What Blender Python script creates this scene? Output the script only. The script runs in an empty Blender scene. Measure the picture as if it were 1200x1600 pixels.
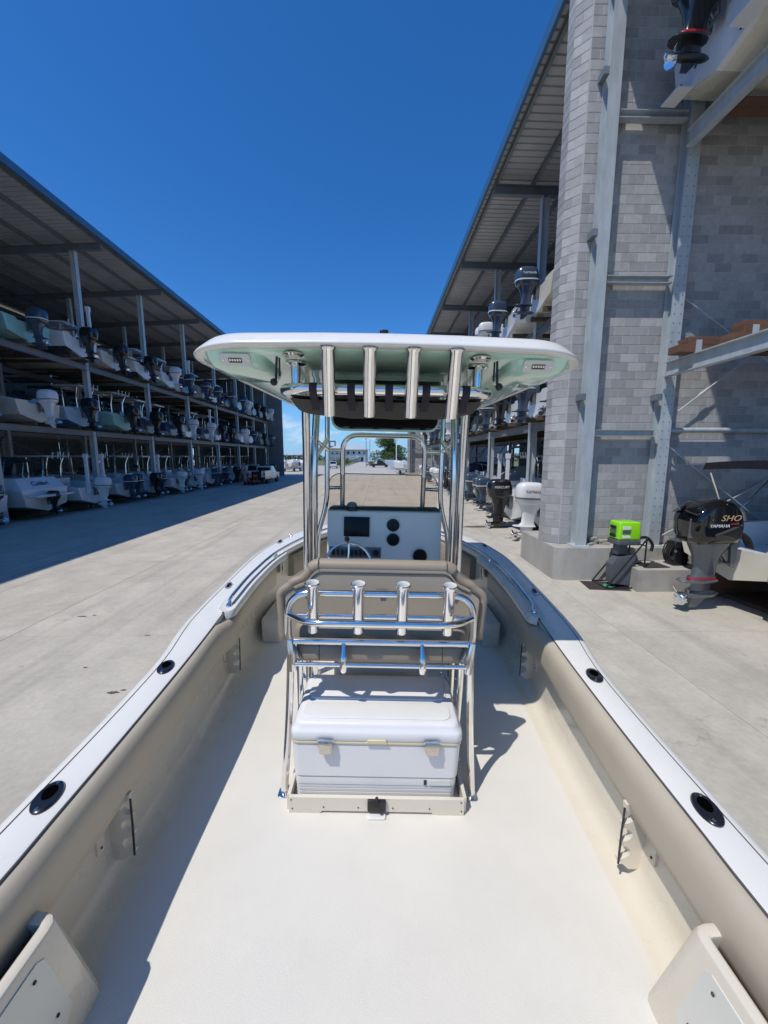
import bpy, bmesh, math, random
from mathutils import Vector, Matrix, Quaternion
R = math.radians
SC = bpy.context.scene
COL = SC.collection
random.seed(7)

# ------------------------------------------------------------------ camera, sky, sun, exposure
YAW = R(-0.95); LIST = R(1.2)
cam_d = bpy.data.cameras.new('camera'); cam = bpy.data.objects.new('camera', cam_d); COL.objects.link(cam)
cam_d.sensor_fit = 'VERTICAL'; cam_d.sensor_height = 36; cam_d.sensor_width = 27
cam_d.lens = 600 / 1600 * 36
cam_d.clip_start = 0.05; cam_d.clip_end = 3000
cam.location = (0, 0, 3.0); cam.rotation_euler = (R(90 - 8.25), 0, YAW)
SC.camera = cam

SUN_TRAVEL = Vector((0.40, 0.36, -1.0)).normalized()
W = bpy.data.worlds.new('World'); SC.world = W; W.use_nodes = True
nt = W.node_tree; nt.nodes.clear()
wo = nt.nodes.new('ShaderNodeOutputWorld'); bg = nt.nodes.new('ShaderNodeBackground')
sky = nt.nodes.new('ShaderNodeTexSky'); sky.sky_type = 'NISHITA'; sky.sun_disc = False
sky.sun_elevation = math.asin(-SUN_TRAVEL.z); sky.sun_rotation = math.atan2(-SUN_TRAVEL.x, -SUN_TRAVEL.y) % (2 * math.pi)
sky.altitude = 0; sky.air_density = 1.0; sky.dust_density = 0.3; sky.ozone_density = 2.6
bg.inputs['Strength'].default_value = 0.098
# fair-weather cumulus low over the horizon all round
tc = nt.nodes.new('ShaderNodeTexCoord'); sep = nt.nodes.new('ShaderNodeSeparateXYZ')
nt.links.new(tc.outputs['Generated'], sep.inputs[0])
mp = nt.nodes.new('ShaderNodeMapping'); mp.inputs['Scale'].default_value = (1, 1, 2.2); mp.inputs['Location'].default_value = (0.33, 0.1, 0)
nt.links.new(tc.outputs['Generated'], mp.inputs['Vector'])
nz = nt.nodes.new('ShaderNodeTexNoise'); nz.inputs['Scale'].default_value = 9; nz.inputs['Detail'].default_value = 7; nz.inputs['Roughness'].default_value = 0.55
nt.links.new(mp.outputs[0], nz.inputs['Vector'])
r1 = nt.nodes.new('ShaderNodeValToRGB'); r1.color_ramp.elements[0].position = 0.50; r1.color_ramp.elements[1].position = 0.66
nt.links.new(nz.outputs['Fac'], r1.inputs[0])
r2 = nt.nodes.new('ShaderNodeValToRGB')
for p, c in ((0.0, 0.5), (0.03, 1), (0.075, 0.9), (0.13, 0.0)):
    e = r2.color_ramp.elements.new(p); e.color = (c, c, c, 1)
r2.color_ramp.elements.remove(r2.color_ramp.elements[0]); r2.color_ramp.elements[-1].color = (0, 0, 0, 1)
nt.links.new(sep.outputs['Z'], r2.inputs[0])
mm = nt.nodes.new('ShaderNodeMath'); mm.operation = 'MULTIPLY'
nt.links.new(r1.outputs[0], mm.inputs[0]); nt.links.new(r2.outputs[0], mm.inputs[1])
mixc = nt.nodes.new('ShaderNodeMix'); mixc.data_type = 'RGBA'
hsv = nt.nodes.new('ShaderNodeHueSaturation'); hsv.inputs['Saturation'].default_value = 1.12; hsv.inputs['Value'].default_value = 1.15
tintn = nt.nodes.new('ShaderNodeMix'); tintn.data_type = 'RGBA'; tintn.blend_type = 'MULTIPLY'; tintn.inputs[0].default_value = 1.0; tintn.inputs[7].default_value = (0.70, 1.0, 1.40, 1)
nt.links.new(sky.outputs[0], tintn.inputs[6]); nt.links.new(tintn.outputs[2], hsv.inputs['Color'])
r3 = nt.nodes.new('ShaderNodeValToRGB'); r3.color_ramp.elements[0].color = (0.75, 0.75, 0.75, 1); r3.color_ramp.elements[1].position = 0.16; r3.color_ramp.elements[1].color = (0, 0, 0, 1)
nt.links.new(sep.outputs['Z'], r3.inputs[0]); hz = nt.nodes.new('ShaderNodeMix'); hz.data_type = 'RGBA'; nt.links.new(r3.outputs[0], hz.inputs[0]); nt.links.new(hsv.outputs[0], hz.inputs[6]); hz.inputs[7].default_value = (3.0, 5.9, 9.6, 1)
nt.links.new(mm.outputs[0], mixc.inputs[0]); nt.links.new(hz.outputs[2], mixc.inputs[6])
mixc.inputs[7].default_value = (8.6, 9.4, 10.8, 1)
nt.links.new(mixc.outputs[2], bg.inputs['Color']); nt.links.new(bg.outputs[0], wo.inputs[0])

sun_d = bpy.data.lights.new('sun', 'SUN'); sun_d.energy = 3.75; sun_d.angle = R(0.53); sun_d.color = (1.0, 0.955, 0.89)
sun = bpy.data.objects.new('sun', sun_d); COL.objects.link(sun)
sun.rotation_euler = SUN_TRAVEL.to_track_quat('-Z', 'Y').to_euler(); sun.location = (-20, -10, 60)
vs = SC.view_settings; vs.view_transform = 'Standard'; vs.look = 'None'; vs.gamma = 1; vs.exposure = -0.08; vs.use_curve_mapping = False
SC.cycles.max_bounces = 7; SC.cycles.transparent_max_bounces = 8; SC.cycles.caustics_reflective = False; SC.cycles.caustics_refractive = False
SC.cycles.use_denoising = True; SC.cycles.sample_clamp_indirect = 6.0

# ------------------------------------------------------------------ materials
def mat(name, col, rough=0.5, metal=0.0, var=0.0, vscale=3.0, bump=0.0, bscale=60.0, coat=0.0, dirt=None, dirt_amt=0.0, dscale=1.5,
        rand=0.0, stretch=None, spec=0.5, gen='Object'):
    m = bpy.data.materials.new(name); m.use_nodes = True
    n = m.node_tree; b = n.nodes['Principled BSDF']; L = n.links
    b.inputs['Roughness'].default_value = rough; b.inputs['Metallic'].default_value = metal
    b.inputs['Coat Weight'].default_value = coat; b.inputs['Coat Roughness'].default_value = 0.06
    b.inputs['Specular IOR Level'].default_value = spec
    b.inputs['Base Color'].default_value = (*col, 1)
    if var or bump or dirt_amt or rand:
        t = n.nodes.new('ShaderNodeTexCoord'); vec = t.outputs[gen]
        if stretch:
            mpn = n.nodes.new('ShaderNodeMapping'); mpn.inputs['Scale'].default_value = stretch
            L.new(vec, mpn.inputs['Vector']); vec = mpn.outputs[0]
        rgb = n.nodes.new('ShaderNodeRGB'); rgb.outputs[0].default_value = (*col, 1); cur = rgb.outputs[0]
        if var:
            a = n.nodes.new('ShaderNodeTexNoise'); a.inputs['Scale'].default_value = vscale; a.inputs['Detail'].default_value = 6; a.inputs['Roughness'].default_value = 0.6
            L.new(vec, a.inputs['Vector'])
            mr = n.nodes.new('ShaderNodeMapRange'); mr.inputs[1].default_value = 0.3; mr.inputs[2].default_value = 0.7
            mr.inputs[3].default_value = 1 - var; mr.inputs[4].default_value = 1 + var; L.new(a.outputs['Fac'], mr.inputs[0])
            h = n.nodes.new('ShaderNodeHueSaturation'); L.new(cur, h.inputs['Color']); L.new(mr.outputs[0], h.inputs['Value']); cur = h.outputs[0]
            rr = n.nodes.new('ShaderNodeMapRange'); rr.inputs[1].default_value = 0.3; rr.inputs[2].default_value = 0.7
            rr.inputs[3].default_value = max(0.02, rough * 0.8); rr.inputs[4].default_value = min(1, rough * 1.2); L.new(a.outputs['Fac'], rr.inputs[0])
            L.new(rr.outputs[0], b.inputs['Roughness'])
        if rand:
            oi = n.nodes.new('ShaderNodeObjectInfo'); ge = n.nodes.new('ShaderNodeNewGeometry')
            ad = n.nodes.new('ShaderNodeMath'); ad.operation = 'ADD'; L.new(oi.outputs['Random'], ad.inputs[0]); L.new(ge.outputs['Random Per Island'], ad.inputs[1])
            fr = n.nodes.new('ShaderNodeMath'); fr.operation = 'FRACT'; L.new(ad.outputs[0], fr.inputs[0])
            mr = n.nodes.new('ShaderNodeMapRange'); mr.inputs[3].default_value = 1 - rand; mr.inputs[4].default_value = 1 + rand; L.new(fr.outputs[0], mr.inputs[0])
            h = n.nodes.new('ShaderNodeHueSaturation'); L.new(cur, h.inputs['Color']); L.new(mr.outputs[0], h.inputs['Value']); cur = h.outputs[0]
        if dirt_amt:
            a = n.nodes.new('ShaderNodeTexNoise'); a.inputs['Scale'].default_value = dscale; a.inputs['Detail'].default_value = 8; a.inputs['Roughness'].default_value = 0.65
            L.new(vec, a.inputs['Vector'])
            mr = n.nodes.new('ShaderNodeMapRange'); mr.inputs[1].default_value = 0.5; mr.inputs[2].default_value = 0.72; mr.inputs[4].default_value = dirt_amt
            L.new(a.outputs['Fac'], mr.inputs[0])
            mx = n.nodes.new('ShaderNodeMix'); mx.data_type = 'RGBA'; L.new(mr.outputs[0], mx.inputs[0]); L.new(cur, mx.inputs[6]); mx.inputs[7].default_value = (*dirt, 1); cur = mx.outputs[2]
        L.new(cur, b.inputs['Base Color'])
        if bump:
            a = n.nodes.new('ShaderNodeTexNoise'); a.inputs['Scale'].default_value = bscale; a.inputs['Detail'].default_value = 5; L.new(vec, a.inputs['Vector'])
            bp = n.nodes.new('ShaderNodeBump'); bp.inputs['Strength'].default_value = bump; bp.inputs['Distance'].default_value = 0.01
            L.new(a.outputs['Fac'], bp.inputs['Height']); L.new(bp.outputs[0], b.inputs['Normal'])
    return m

def glass_mat(name, tint, refl=0.12):
    m = bpy.data.materials.new(name); m.use_nodes = True; n = m.node_tree; n.nodes.clear()
    o = n.nodes.new('ShaderNodeOutputMaterial'); tr = n.nodes.new('ShaderNodeBsdfTransparent'); tr.inputs[0].default_value = (*tint, 1)
    gl = n.nodes.new('ShaderNodeBsdfGlossy'); gl.inputs['Roughness'].default_value = 0.03
    lw = n.nodes.new('ShaderNodeFresnel'); lw.inputs[0].default_value = 1.45
    mx = n.nodes.new('ShaderNodeMixShader'); n.links.new(lw.outputs[0], mx.inputs[0]); n.links.new(tr.outputs[0], mx.inputs[1]); n.links.new(gl.outputs[0], mx.inputs[2])
    n.links.new(mx.outputs[0], o.inputs[0]); return m

M = {}
M['white_gel'] = mat('white_gelcoat', (0.78, 0.765, 0.72), 0.3, coat=0.2, var=0.02, vscale=5)
M['cream_gel'] = mat('cream_gelcoat', (0.70, 0.645, 0.535), 0.28, coat=0.4, var=0.03, vscale=4)
M['sole'] = mat('nonskid_sole', (0.72, 0.69, 0.62), 0.55, var=0.03, vscale=2.2, bump=0.18, bscale=420, dirt=(0.55, 0.52, 0.46), dirt_amt=0.16, dscale=2.6)
M['tan'] = mat('tan_vinyl', (0.33, 0.27, 0.20), 0.48, var=0.04, vscale=8, bump=0.12, bscale=260)
M['tan_light'] = mat('light_tan_vinyl', (0.46, 0.395, 0.30), 0.5, var=0.04, vscale=8, bump=0.12, bscale=260)
M['bolster'] = mat('bolster_vinyl', (0.50, 0.44, 0.345), 0.5, var=0.04, vscale=6, bump=0.1, bscale=260)
M['mint'] = mat('mint_gelcoat', (0.54, 0.82, 0.69), 0.16, coat=0.8, var=0.02, vscale=3)
M['alu'] = mat('polished_aluminium', (0.86, 0.85, 0.83), 0.13, 1.0, var=0.05, vscale=20, bump=0.02, bscale=30)
M['steel'] = mat('stainless', (0.78, 0.78, 0.78), 0.1, 1.0)
M['black'] = mat('black_plastic', (0.012, 0.012, 0.014), 0.3)
M['screen'] = mat('screen_black', (0.008, 0.008, 0.009), 0.25, spec=0.25)
M['black_gloss'] = mat('black_gloss', (0.006, 0.006, 0.007), 0.05, coat=0.6)
M['bore_shade'] = mat('bore_shade_black', (0.002, 0.002, 0.002), 1.0, spec=0.0)  # near-black that paints the shade down a rod holder hole
M['rubber'] = mat('rubber', (0.02, 0.02, 0.02), 0.7)
M['seam'] = mat('seam_caulk', (0.09, 0.085, 0.08), 0.6)
M['canvas'] = mat('grey_canvas', (0.06, 0.058, 0.056), 0.85, var=0.15, vscale=6, bump=0.5, bscale=14)
M['strap'] = mat('strap_webbing', (0.035, 0.03, 0.045), 0.8, bump=0.4, bscale=300)
M['panel_grey'] = mat('dash_panel', (0.76, 0.78, 0.74), 0.35, coat=0.3, var=0.02)
M['plate'] = mat('speaker_plate', (0.68, 0.68, 0.62), 0.3)
M['cooler_white'] = mat('cooler_white', (0.78, 0.77, 0.745), 0.38, var=0.015, vscale=6, bump=0.05, bscale=200)
M['cooler_cream'] = mat('cooler_gasket', (0.70, 0.60, 0.38), 0.5)
M['latch'] = mat('brushed_latch', (0.62, 0.57, 0.50), 0.3, 1.0, var=0.08, vscale=40)
M['tint'] = glass_mat('tinted_windscreen', (0.93, 0.885, 0.835))
M['carglass'] = mat('dark_glass', (0.012, 0.015, 0.018), 0.04, spec=0.7)
M['blue_cap'] = mat('navy_holder', (0.012, 0.014, 0.022), 0.28, coat=0.2)
M['concrete'] = mat('yard_concrete', (0.50, 0.46, 0.385), 0.85, var=0.13, vscale=1.3, bump=0.25, bscale=25, dirt=(0.27, 0.245, 0.205), dirt_amt=0.5, dscale=0.35, gen='Object', rand=0.035)
def concrete_detail(m):
    n = m.node_tree; L = n.links; b = n.nodes['Principled BSDF']; src = b.inputs['Base Color'].links[0].from_socket
    geo = n.nodes.new('ShaderNodeNewGeometry'); P = geo.outputs['Position']
    def noise(sc, det, rough=0.6):
        a = n.nodes.new('ShaderNodeTexNoise'); a.inputs['Scale'].default_value = sc; a.inputs['Detail'].default_value = det; a.inputs['Roughness'].default_value = rough; L.new(P, a.inputs['Vector']); return a
    def rng(sock, a0, a1, b0, b1):
        r = n.nodes.new('ShaderNodeMapRange'); r.inputs[1].default_value = a0; r.inputs[2].default_value = a1; r.inputs[3].default_value = b0; r.inputs[4].default_value = b1; L.new(sock, r.inputs[0]); return r.outputs[0]
    def mul(a, c):
        k = n.nodes.new('ShaderNodeMath'); k.operation = 'MULTIPLY'; L.new(a, k.inputs[0]); L.new(c, k.inputs[1]); return k.outputs[0]
    grit = rng(noise(14, 8).outputs['Fac'], 0.3, 0.7, 0.92, 1.07); spots = rng(noise(2.6, 6, 0.7).outputs['Fac'], 0.64, 0.74, 1.0, 0.72)
    w = n.nodes.new('ShaderNodeVectorMath'); w.operation = 'MULTIPLY_ADD'; L.new(noise(0.9, 5).outputs['Color'], w.inputs[0]); w.inputs[1].default_value = (1.6, 1.6, 0); L.new(P, w.inputs[2])
    v = n.nodes.new('ShaderNodeTexVoronoi'); v.feature = 'DISTANCE_TO_EDGE'; v.inputs['Scale'].default_value = 0.16; L.new(w.outputs[0], v.inputs['Vector'])
    crack = rng(v.outputs['Distance'], 0.0, 0.0018, 0.80, 1.0)
    mp_ = n.nodes.new('ShaderNodeMapping'); mp_.inputs['Scale'].default_value = (1.6, 0.045, 1); L.new(P, mp_.inputs['Vector']); ty = noise(1.0, 5); L.new(mp_.outputs[0], ty.inputs['Vector'])
    tyre = rng(ty.outputs['Fac'], 0.54, 0.66, 1.0, 0.84)
    h = n.nodes.new('ShaderNodeHueSaturation'); L.new(src, h.inputs['Color']); L.new(mul(mul(grit, spots), mul(crack, tyre)), h.inputs['Value']); L.new(h.outputs[0], b.inputs['Base Color'])
concrete_detail(M['concrete'])
M['earth'] = mat('joint_earth', (0.30, 0.27, 0.22), 0.95, var=0.2, vscale=0.5)
M['footing'] = mat('footing_concrete', (0.40, 0.385, 0.35), 0.85, var=0.12, vscale=2.5, bump=0.3, bscale=30, dirt=(0.2, 0.19, 0.17), dirt_amt=0.5, dscale=2, stretch=(1, 1, 0.5))
M['block'] = mat('concrete_block', (0.39, 0.385, 0.38), 0.9, var=0.10, vscale=9, bump=0.35, bscale=70, rand=0.2, dirt=(0.2, 0.2, 0.205), dirt_amt=0.35, dscale=5)
M['mortar'] = mat('mortar', (0.46, 0.455, 0.44), 0.95, var=0.1, vscale=5)
M['galv'] = mat('galvanised_steel', (0.50, 0.55, 0.57), 0.45, 0.2, var=0.12, vscale=5, dirt=(0.34, 0.38, 0.40), dirt_amt=0.5, dscale=6, stretch=(1, 1, 0.25))
M['galv_dark'] = mat('painted_steel', (0.20, 0.235, 0.26), 0.5, 0.3, var=0.15, vscale=2)
M['rackbeam'] = mat('rack_beam_steel', (0.22, 0.245, 0.265), 0.5, 0.4, var=0.18, vscale=1.2, dirt=(0.14, 0.11, 0.09), dirt_amt=0.35, dscale=1.5)
M['roof'] = mat('roof_sheet', (0.50, 0.50, 0.49), 0.5, 0.25, var=0.08, vscale=0.8)
M['fascia'] = mat('blue_fascia', (0.05, 0.14, 0.26), 0.45, var=0.06)
M['wallsheet'] = mat('wall_sheet', (0.20, 0.225, 0.235), 0.55, 0.15, var=0.08, vscale=1)
M['timber'] = mat('treated_timber', (0.15, 0.075, 0.045), 0.8, var=0.35, vscale=4, bump=0.4, bscale=18, stretch=(0.6, 0.6, 8))
M['bunk'] = mat('bunk_timber', (0.10, 0.075, 0.05), 0.85, var=0.25, vscale=3)
M['lime'] = mat('lime_cowl', (0.30, 0.80, 0.015), 0.3, coat=0.4)
M['tank'] = mat('grey_plastic', (0.09, 0.10, 0.115), 0.45, var=0.08)
M['mat_black'] = mat('black_mat', (0.035, 0.03, 0.027), 0.9, var=0.3, vscale=12)
M['green_logo'] = mat('green_print', (0.03, 0.33, 0.16), 0.8)
M['redstripe'] = mat('red_stripe', (0.42, 0.02, 0.03), 0.35)
M['gold'] = mat('gold_print', (0.75, 0.52, 0.28), 0.35, 0.3)
M['print_white'] = mat('white_print', (0.8, 0.8, 0.8), 0.5)
M['print_dark'] = mat('dark_print', (0.03, 0.035, 0.05), 0.5)
M['gun_grey'] = mat('gun_grey', (0.13, 0.145, 0.16), 0.3, 0.3, coat=0.5)
M['leaf'] = mat('foliage', (0.055, 0.105, 0.022), 0.55, rand=0.5)
M['bark'] = mat('bark', (0.11, 0.085, 0.06), 0.9, var=0.3, vscale=6, bump=0.8, bscale=20)
M['shrub'] = mat('shrub_foliage', (0.095, 0.14, 0.03), 0.6, rand=0.45)
M['scrub'] = mat('marsh_scrub', (0.10, 0.12, 0.05), 0.8, rand=0.4)
M['house'] = mat('house_siding', (0.66, 0.68, 0.70), 0.6, var=0.03)
M['house_roof'] = mat('house_roof', (0.50, 0.52, 0.54), 0.5, var=0.05)
M['orange'] = mat('orange_frp', (0.55, 0.11, 0.025), 0.5)
M['redpaint'] = mat('red_paint', (0.42, 0.05, 0.03), 0.45)
M['carwhite'] = mat('car_white', (0.72, 0.72, 0.72), 0.25, coat=0.7)
M['carblack'] = mat('car_black', (0.018, 0.02, 0.025), 0.2, coat=0.8)
M['taillight'] = mat('tail_light', (0.45, 0.02, 0.01), 0.2)
M['plate_y'] = mat('number_plate', (0.55, 0.30, 0.05), 0.5)
M['water'] = mat('water', (0.03, 0.06, 0.08), 0.12, bump=0.3, bscale=2)
M['grass'] = mat('verge', (0.14, 0.16, 0.06), 0.9, var=0.3, vscale=0.4)
M['oil'] = mat('oil_stain', (0.11, 0.09, 0.07), 0.7, var=0.3, vscale=4)
PAL = {'white': (0.74, 0.75, 0.75), 'cream': (0.70, 0.66, 0.55), 'mint': (0.30, 0.55, 0.48), 'navy': (0.03, 0.06, 0.14), 'blue': (0.05, 0.17, 0.36),
       'grey': (0.36, 0.39, 0.42), 'charcoal': (0.05, 0.06, 0.075), 'sky': (0.36, 0.50, 0.62), 'sand': (0.55, 0.48, 0.36), 'black': (0.012, 0.013, 0.016), 'green': (0.05, 0.16, 0.10), 'red': (0.35, 0.03, 0.03),
       'steelblue': (0.045, 0.068, 0.11)}
def pal(c):
    k = 'paint_' + c
    if k not in M: M[k] = mat(k, PAL[c], 0.25, coat=0.5, var=0.06, vscale=1.5)
    return M[k]

# ------------------------------------------------------------------ mesh builder
class MB:
    def __init__(s): s.v = []; s.f = []; s.m = []; s.smooth = []
    def add(s, vs, fs, mi=0, sm=False):
        o = len(s.v); s.v += [tuple(p) for p in vs]
        for f in fs: s.f.append(tuple(i + o for i in f)); s.m.append(mi); s.smooth.append(sm)
        return s
    def box(s, x0, x1, y0, y1, z0, z1, mi=0):
        v = [(x0, y0, z0), (x1, y0, z0), (x1, y1, z0), (x0, y1, z0), (x0, y0, z1), (x1, y0, z1), (x1, y1, z1), (x0, y1, z1)]
        return s.add(v, [(3, 2, 1, 0), (4, 5, 6, 7), (0, 1, 5, 4), (1, 2, 6, 5), (2, 3, 7, 6), (3, 0, 4, 7)], mi)
    def cbox(s, c, d, mi=0):
        return s.box(c[0] - d[0] / 2, c[0] + d[0] / 2, c[1] - d[1] / 2, c[1] + d[1] / 2, c[2] - d[2] / 2, c[2] + d[2] / 2, mi)
    def loft(s, rings, mi=0, closed=True, cap=True, sm=True):
        n = len(rings[0]); v = [p for r in rings for p in r]; f = []
        for i in range(len(rings) - 1):
            for j in range(n if closed else n - 1):
                k = (j + 1) % n; f.append((i * n + j, i * n + k, (i + 1) * n + k, (i + 1) * n + j))
        s.add(v, f, mi, sm)
        if cap and closed:
            b = len(s.v) - len(v)
            s.f.append(tuple(b + j for j in reversed(range(n)))); s.m.append(mi); s.smooth.append(False)
            s.f.append(tuple(b + (len(rings) - 1) * n + j for j in range(n))); s.m.append(mi); s.smooth.append(False)
        return s
    def tube(s, pts, r, n=10, closed=False, mi=0, cap=True):
        pts = [Vector(p) for p in pts]; k = len(pts); rs = r if isinstance(r, (list, tuple)) else [r] * k
        rings = []; up = None
        for i, p in enumerate(pts):
            if closed: t = (pts[(i + 1) % k] - pts[i - 1])
            else: t = (pts[min(i + 1, k - 1)] - pts[max(i - 1, 0)])
            t.normalize()
            if up is None:
                a = Vector((0, 0, 1)) if abs(t.z) < 0.9 else Vector((0, 1, 0)); up = (a - t * a.dot(t)).normalized()
            else:
                up = up - t * up.dot(t)
                up = up.normalized() if up.length > 1e-6 else t.orthogonal().normalized()
            sd = t.cross(up)
            rings.append([p + (up * math.cos(2 * math.pi * j / n) + sd * math.sin(2 * math.pi * j / n)) * rs[i] for j in range(n)])
        if closed: rings.append(rings[0])
        return s.loft(rings, mi, True, cap and not closed)
    def cyl(s, a, b, r, n=16, mi=0, r2=None): return s.tube([a, b], [r, r if r2 is None else r2], n, mi=mi)
    def lathe(s, prof, o=(0, 0, 0), ax=(0, 0, 1), n=20, mi=0, sm=True, cap=True):
        ax = Vector(ax).normalized(); u = ax.orthogonal().normalized(); w = ax.cross(u); o = Vector(o)
        return s.loft([[o + ax * h + (u * math.cos(2 * math.pi * j / n) + w * math.sin(2 * math.pi * j / n)) * max(r, 1e-4) for j in range(n)] for r, h in prof], mi, True, cap, sm)
    def beam(s, a, b, w, h, mi=0, up=(0, 0, 1)):
        a = Vector(a); b = Vector(b); t = (b - a).normalized(); u = Vector(up); u = (u - t * u.dot(t))
        u = u.normalized() if u.length > 1e-5 else t.orthogonal().normalized(); q = t.cross(u)
        v = [p + q * sx * w / 2 + u * sy * h / 2 for p in (a, b) for sx, sy in ((-1, -1), (1, -1), (1, 1), (-1, 1))]
        return s.add(v, [(0, 1, 2, 3), (7, 6, 5, 4), (0, 4, 5, 1), (1, 5, 6, 2), (2, 6, 7, 3), (3, 7, 4, 0)], mi)
    def ibeam(s, a, b, w, h, t=0.02, mi=0, up=(0, 0, 1)):
        a = Vector(a); b = Vector(b); d = (b - a).normalized(); u = Vector(up); u = (u - d * u.dot(d)).normalized()
        s.beam(a + u * (h / 2 - t / 2), b + u * (h / 2 - t / 2), w, t, mi, up); s.beam(a - u * (h / 2 - t / 2), b - u * (h / 2 - t / 2), w, t, mi, up)
        return s.beam(a, b, t, h - 2 * t, mi, up)
    def rrect(s, cx, cy, w, d, z0, z1, r, e=0.0, mi=0, seg=5, taper=0.0):
        def ring(w, d, r, z):
            o = []
            r = max(r, 1e-3)
            for (sx, sy, a0) in ((1, 1, 0), (-1, 1, 90), (-1, -1, 180), (1, -1, 270)):
                for k in range(seg + 1):
                    a = R(a0 + 90 * k / seg); o.append((cx + sx * (w / 2 - r) + r * math.cos(a), cy + sy * (d / 2 - r) + r * math.sin(a), z))
            return o
        rs = []
        if e:
            for k in range(4):
                a = R(90 * k / 3); i = e * (1 - math.sin(a)); rs.append(ring(w - 2 * i, d - 2 * i, r - i, z0 + e * (1 - math.cos(a))))
            for k in range(4):
                a = R(90 * k / 3); i = e * (1 - math.cos(a)) + taper; rs.append(ring(w - 2 * i, d - 2 * i, r - i, z1 - e + e * math.sin(a)))
        else: rs = [ring(w, d, r, z0), ring(w - 2 * taper, d - 2 * taper, r, z1)]
        return s.loft(rs, mi)
    def prism(s, poly, axis, a, b, mi=0, sm=False):
        def P(p, h): return {'x': (h, p[0], p[1]), 'y': (p[0], h, p[1]), 'z': (p[0], p[1], h)}[axis]
        return s.loft([[P(p, a) for p in poly], [P(p, b) for p in poly]], mi, sm=sm)
    def mesh(s, name, mats, angle=35):
        me = bpy.data.meshes.new(name); me.from_pydata(s.v, [], s.f)
        for m in (mats if isinstance(mats, (list, tuple)) else [mats]): me.materials.append(m)
        me.polygons.foreach_set('material_index', s.m); me.polygons.foreach_set('use_smooth', s.smooth)
        bm = bmesh.new(); bm.from_mesh(me); bmesh.ops.recalc_face_normals(bm, faces=bm.faces); bm.to_mesh(me); bm.free()
        try: me.set_sharp_from_angle(angle=R(angle))
        except Exception: pass
        me.update(); return me
    def build(s, name, mats, parent=None, loc=None, rot=None, angle=35):
        return link(name, s.mesh(name, mats, angle), parent, loc, rot)

def link(name, data, parent=None, loc=None, rot=None):
    o = bpy.data.objects.new(name, data); COL.objects.link(o); o.parent = parent
    if loc: o.location = loc
    if rot: o.rotation_euler = rot
    return o
def tag(o, label=None, cat=None, group=None, kind=None):
    if label: o['label'] = label
    if cat: o['category'] = cat
    if group: o['group'] = group
    if kind: o['kind'] = kind
    return o
def empty(name, loc=(0, 0, 0), rot=(0, 0, 0), parent=None):
    o = bpy.data.objects.new(name, None); COL.objects.link(o); o.location = loc; o.rotation_euler = rot; o.parent = parent; o.empty_display_size = 0.1
    return o
TXT = {}
def text(s, m, parent, loc, rot, size, ext=0.002, name='lettering', shear=0.0, sx=1.0):
    k = (s, m.name, size, ext, shear)
    if k not in TXT:
        pass
    if k not in TXT:
        c = bpy.data.curves.new(name, 'FONT'); c.body = s; c.size = size; c.extrude = ext; c.align_x = 'CENTER'; c.align_y = 'CENTER'; c.shear = shear; c.materials.append(m); c.resolution_u = 3
        t_ = bpy.data.objects.new(name, c); me = bpy.data.meshes.new_from_object(t_); bpy.data.objects.remove(t_); me.name = name; TXT[k] = me
    o = link(name, TXT[k], parent, loc, rot); o.scale = (sx, 1, 1); return o
def fillet(pts, r, seg=6):
    pts = [Vector(p) for p in pts]; out = [pts[0]]
    for i in range(1, len(pts) - 1):
        a, p, b = pts[i - 1], pts[i], pts[i + 1]; da = (a - p); db = (b - p)
        rr = r[i] if isinstance(r, dict) else r
        ra = min(rr, da.length * 0.49, db.length * 0.49); s0 = p + da.normalized() * ra; s1 = p + db.normalized() * ra
        for k in range(seg + 1):
            t = k / seg; out.append(s0 * (1 - t) ** 2 + p * 2 * t * (1 - t) + s1 * t * t)
    out.append(pts[-1]); return out
def interp(tab, x):
    if x <= tab[0][0]: return tab[0][1]
    if x >= tab[-1][0]: return tab[-1][1]
    for i in range(len(tab) - 1):
        if tab[i][0] <= x <= tab[i + 1][0]:
            x0, y0 = tab[i]; x1, y1 = tab[i + 1]; h = x1 - x0; t = (x - x0) / h
            def sl(k):
                if k <= 0: return (tab[1][1] - tab[0][1]) / (tab[1][0] - tab[0][0])
                if k >= len(tab) - 1: return (tab[-1][1] - tab[-2][1]) / (tab[-1][0] - tab[-2][0])
                return (tab[k + 1][1] - tab[k - 1][1]) / (tab[k + 1][0] - tab[k - 1][0])
            m0 = sl(i) * h; m1 = sl(i + 1) * h
            return (2 * t**3 - 3 * t**2 + 1) * y0 + (t**3 - 2 * t**2 + t) * m0 + (-2 * t**3 + 3 * t**2) * y1 + (t**3 - t**2) * m1
def frange(a, b, n): return [a + (b - a) * i / (n - 1) for i in range(n)]

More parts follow.
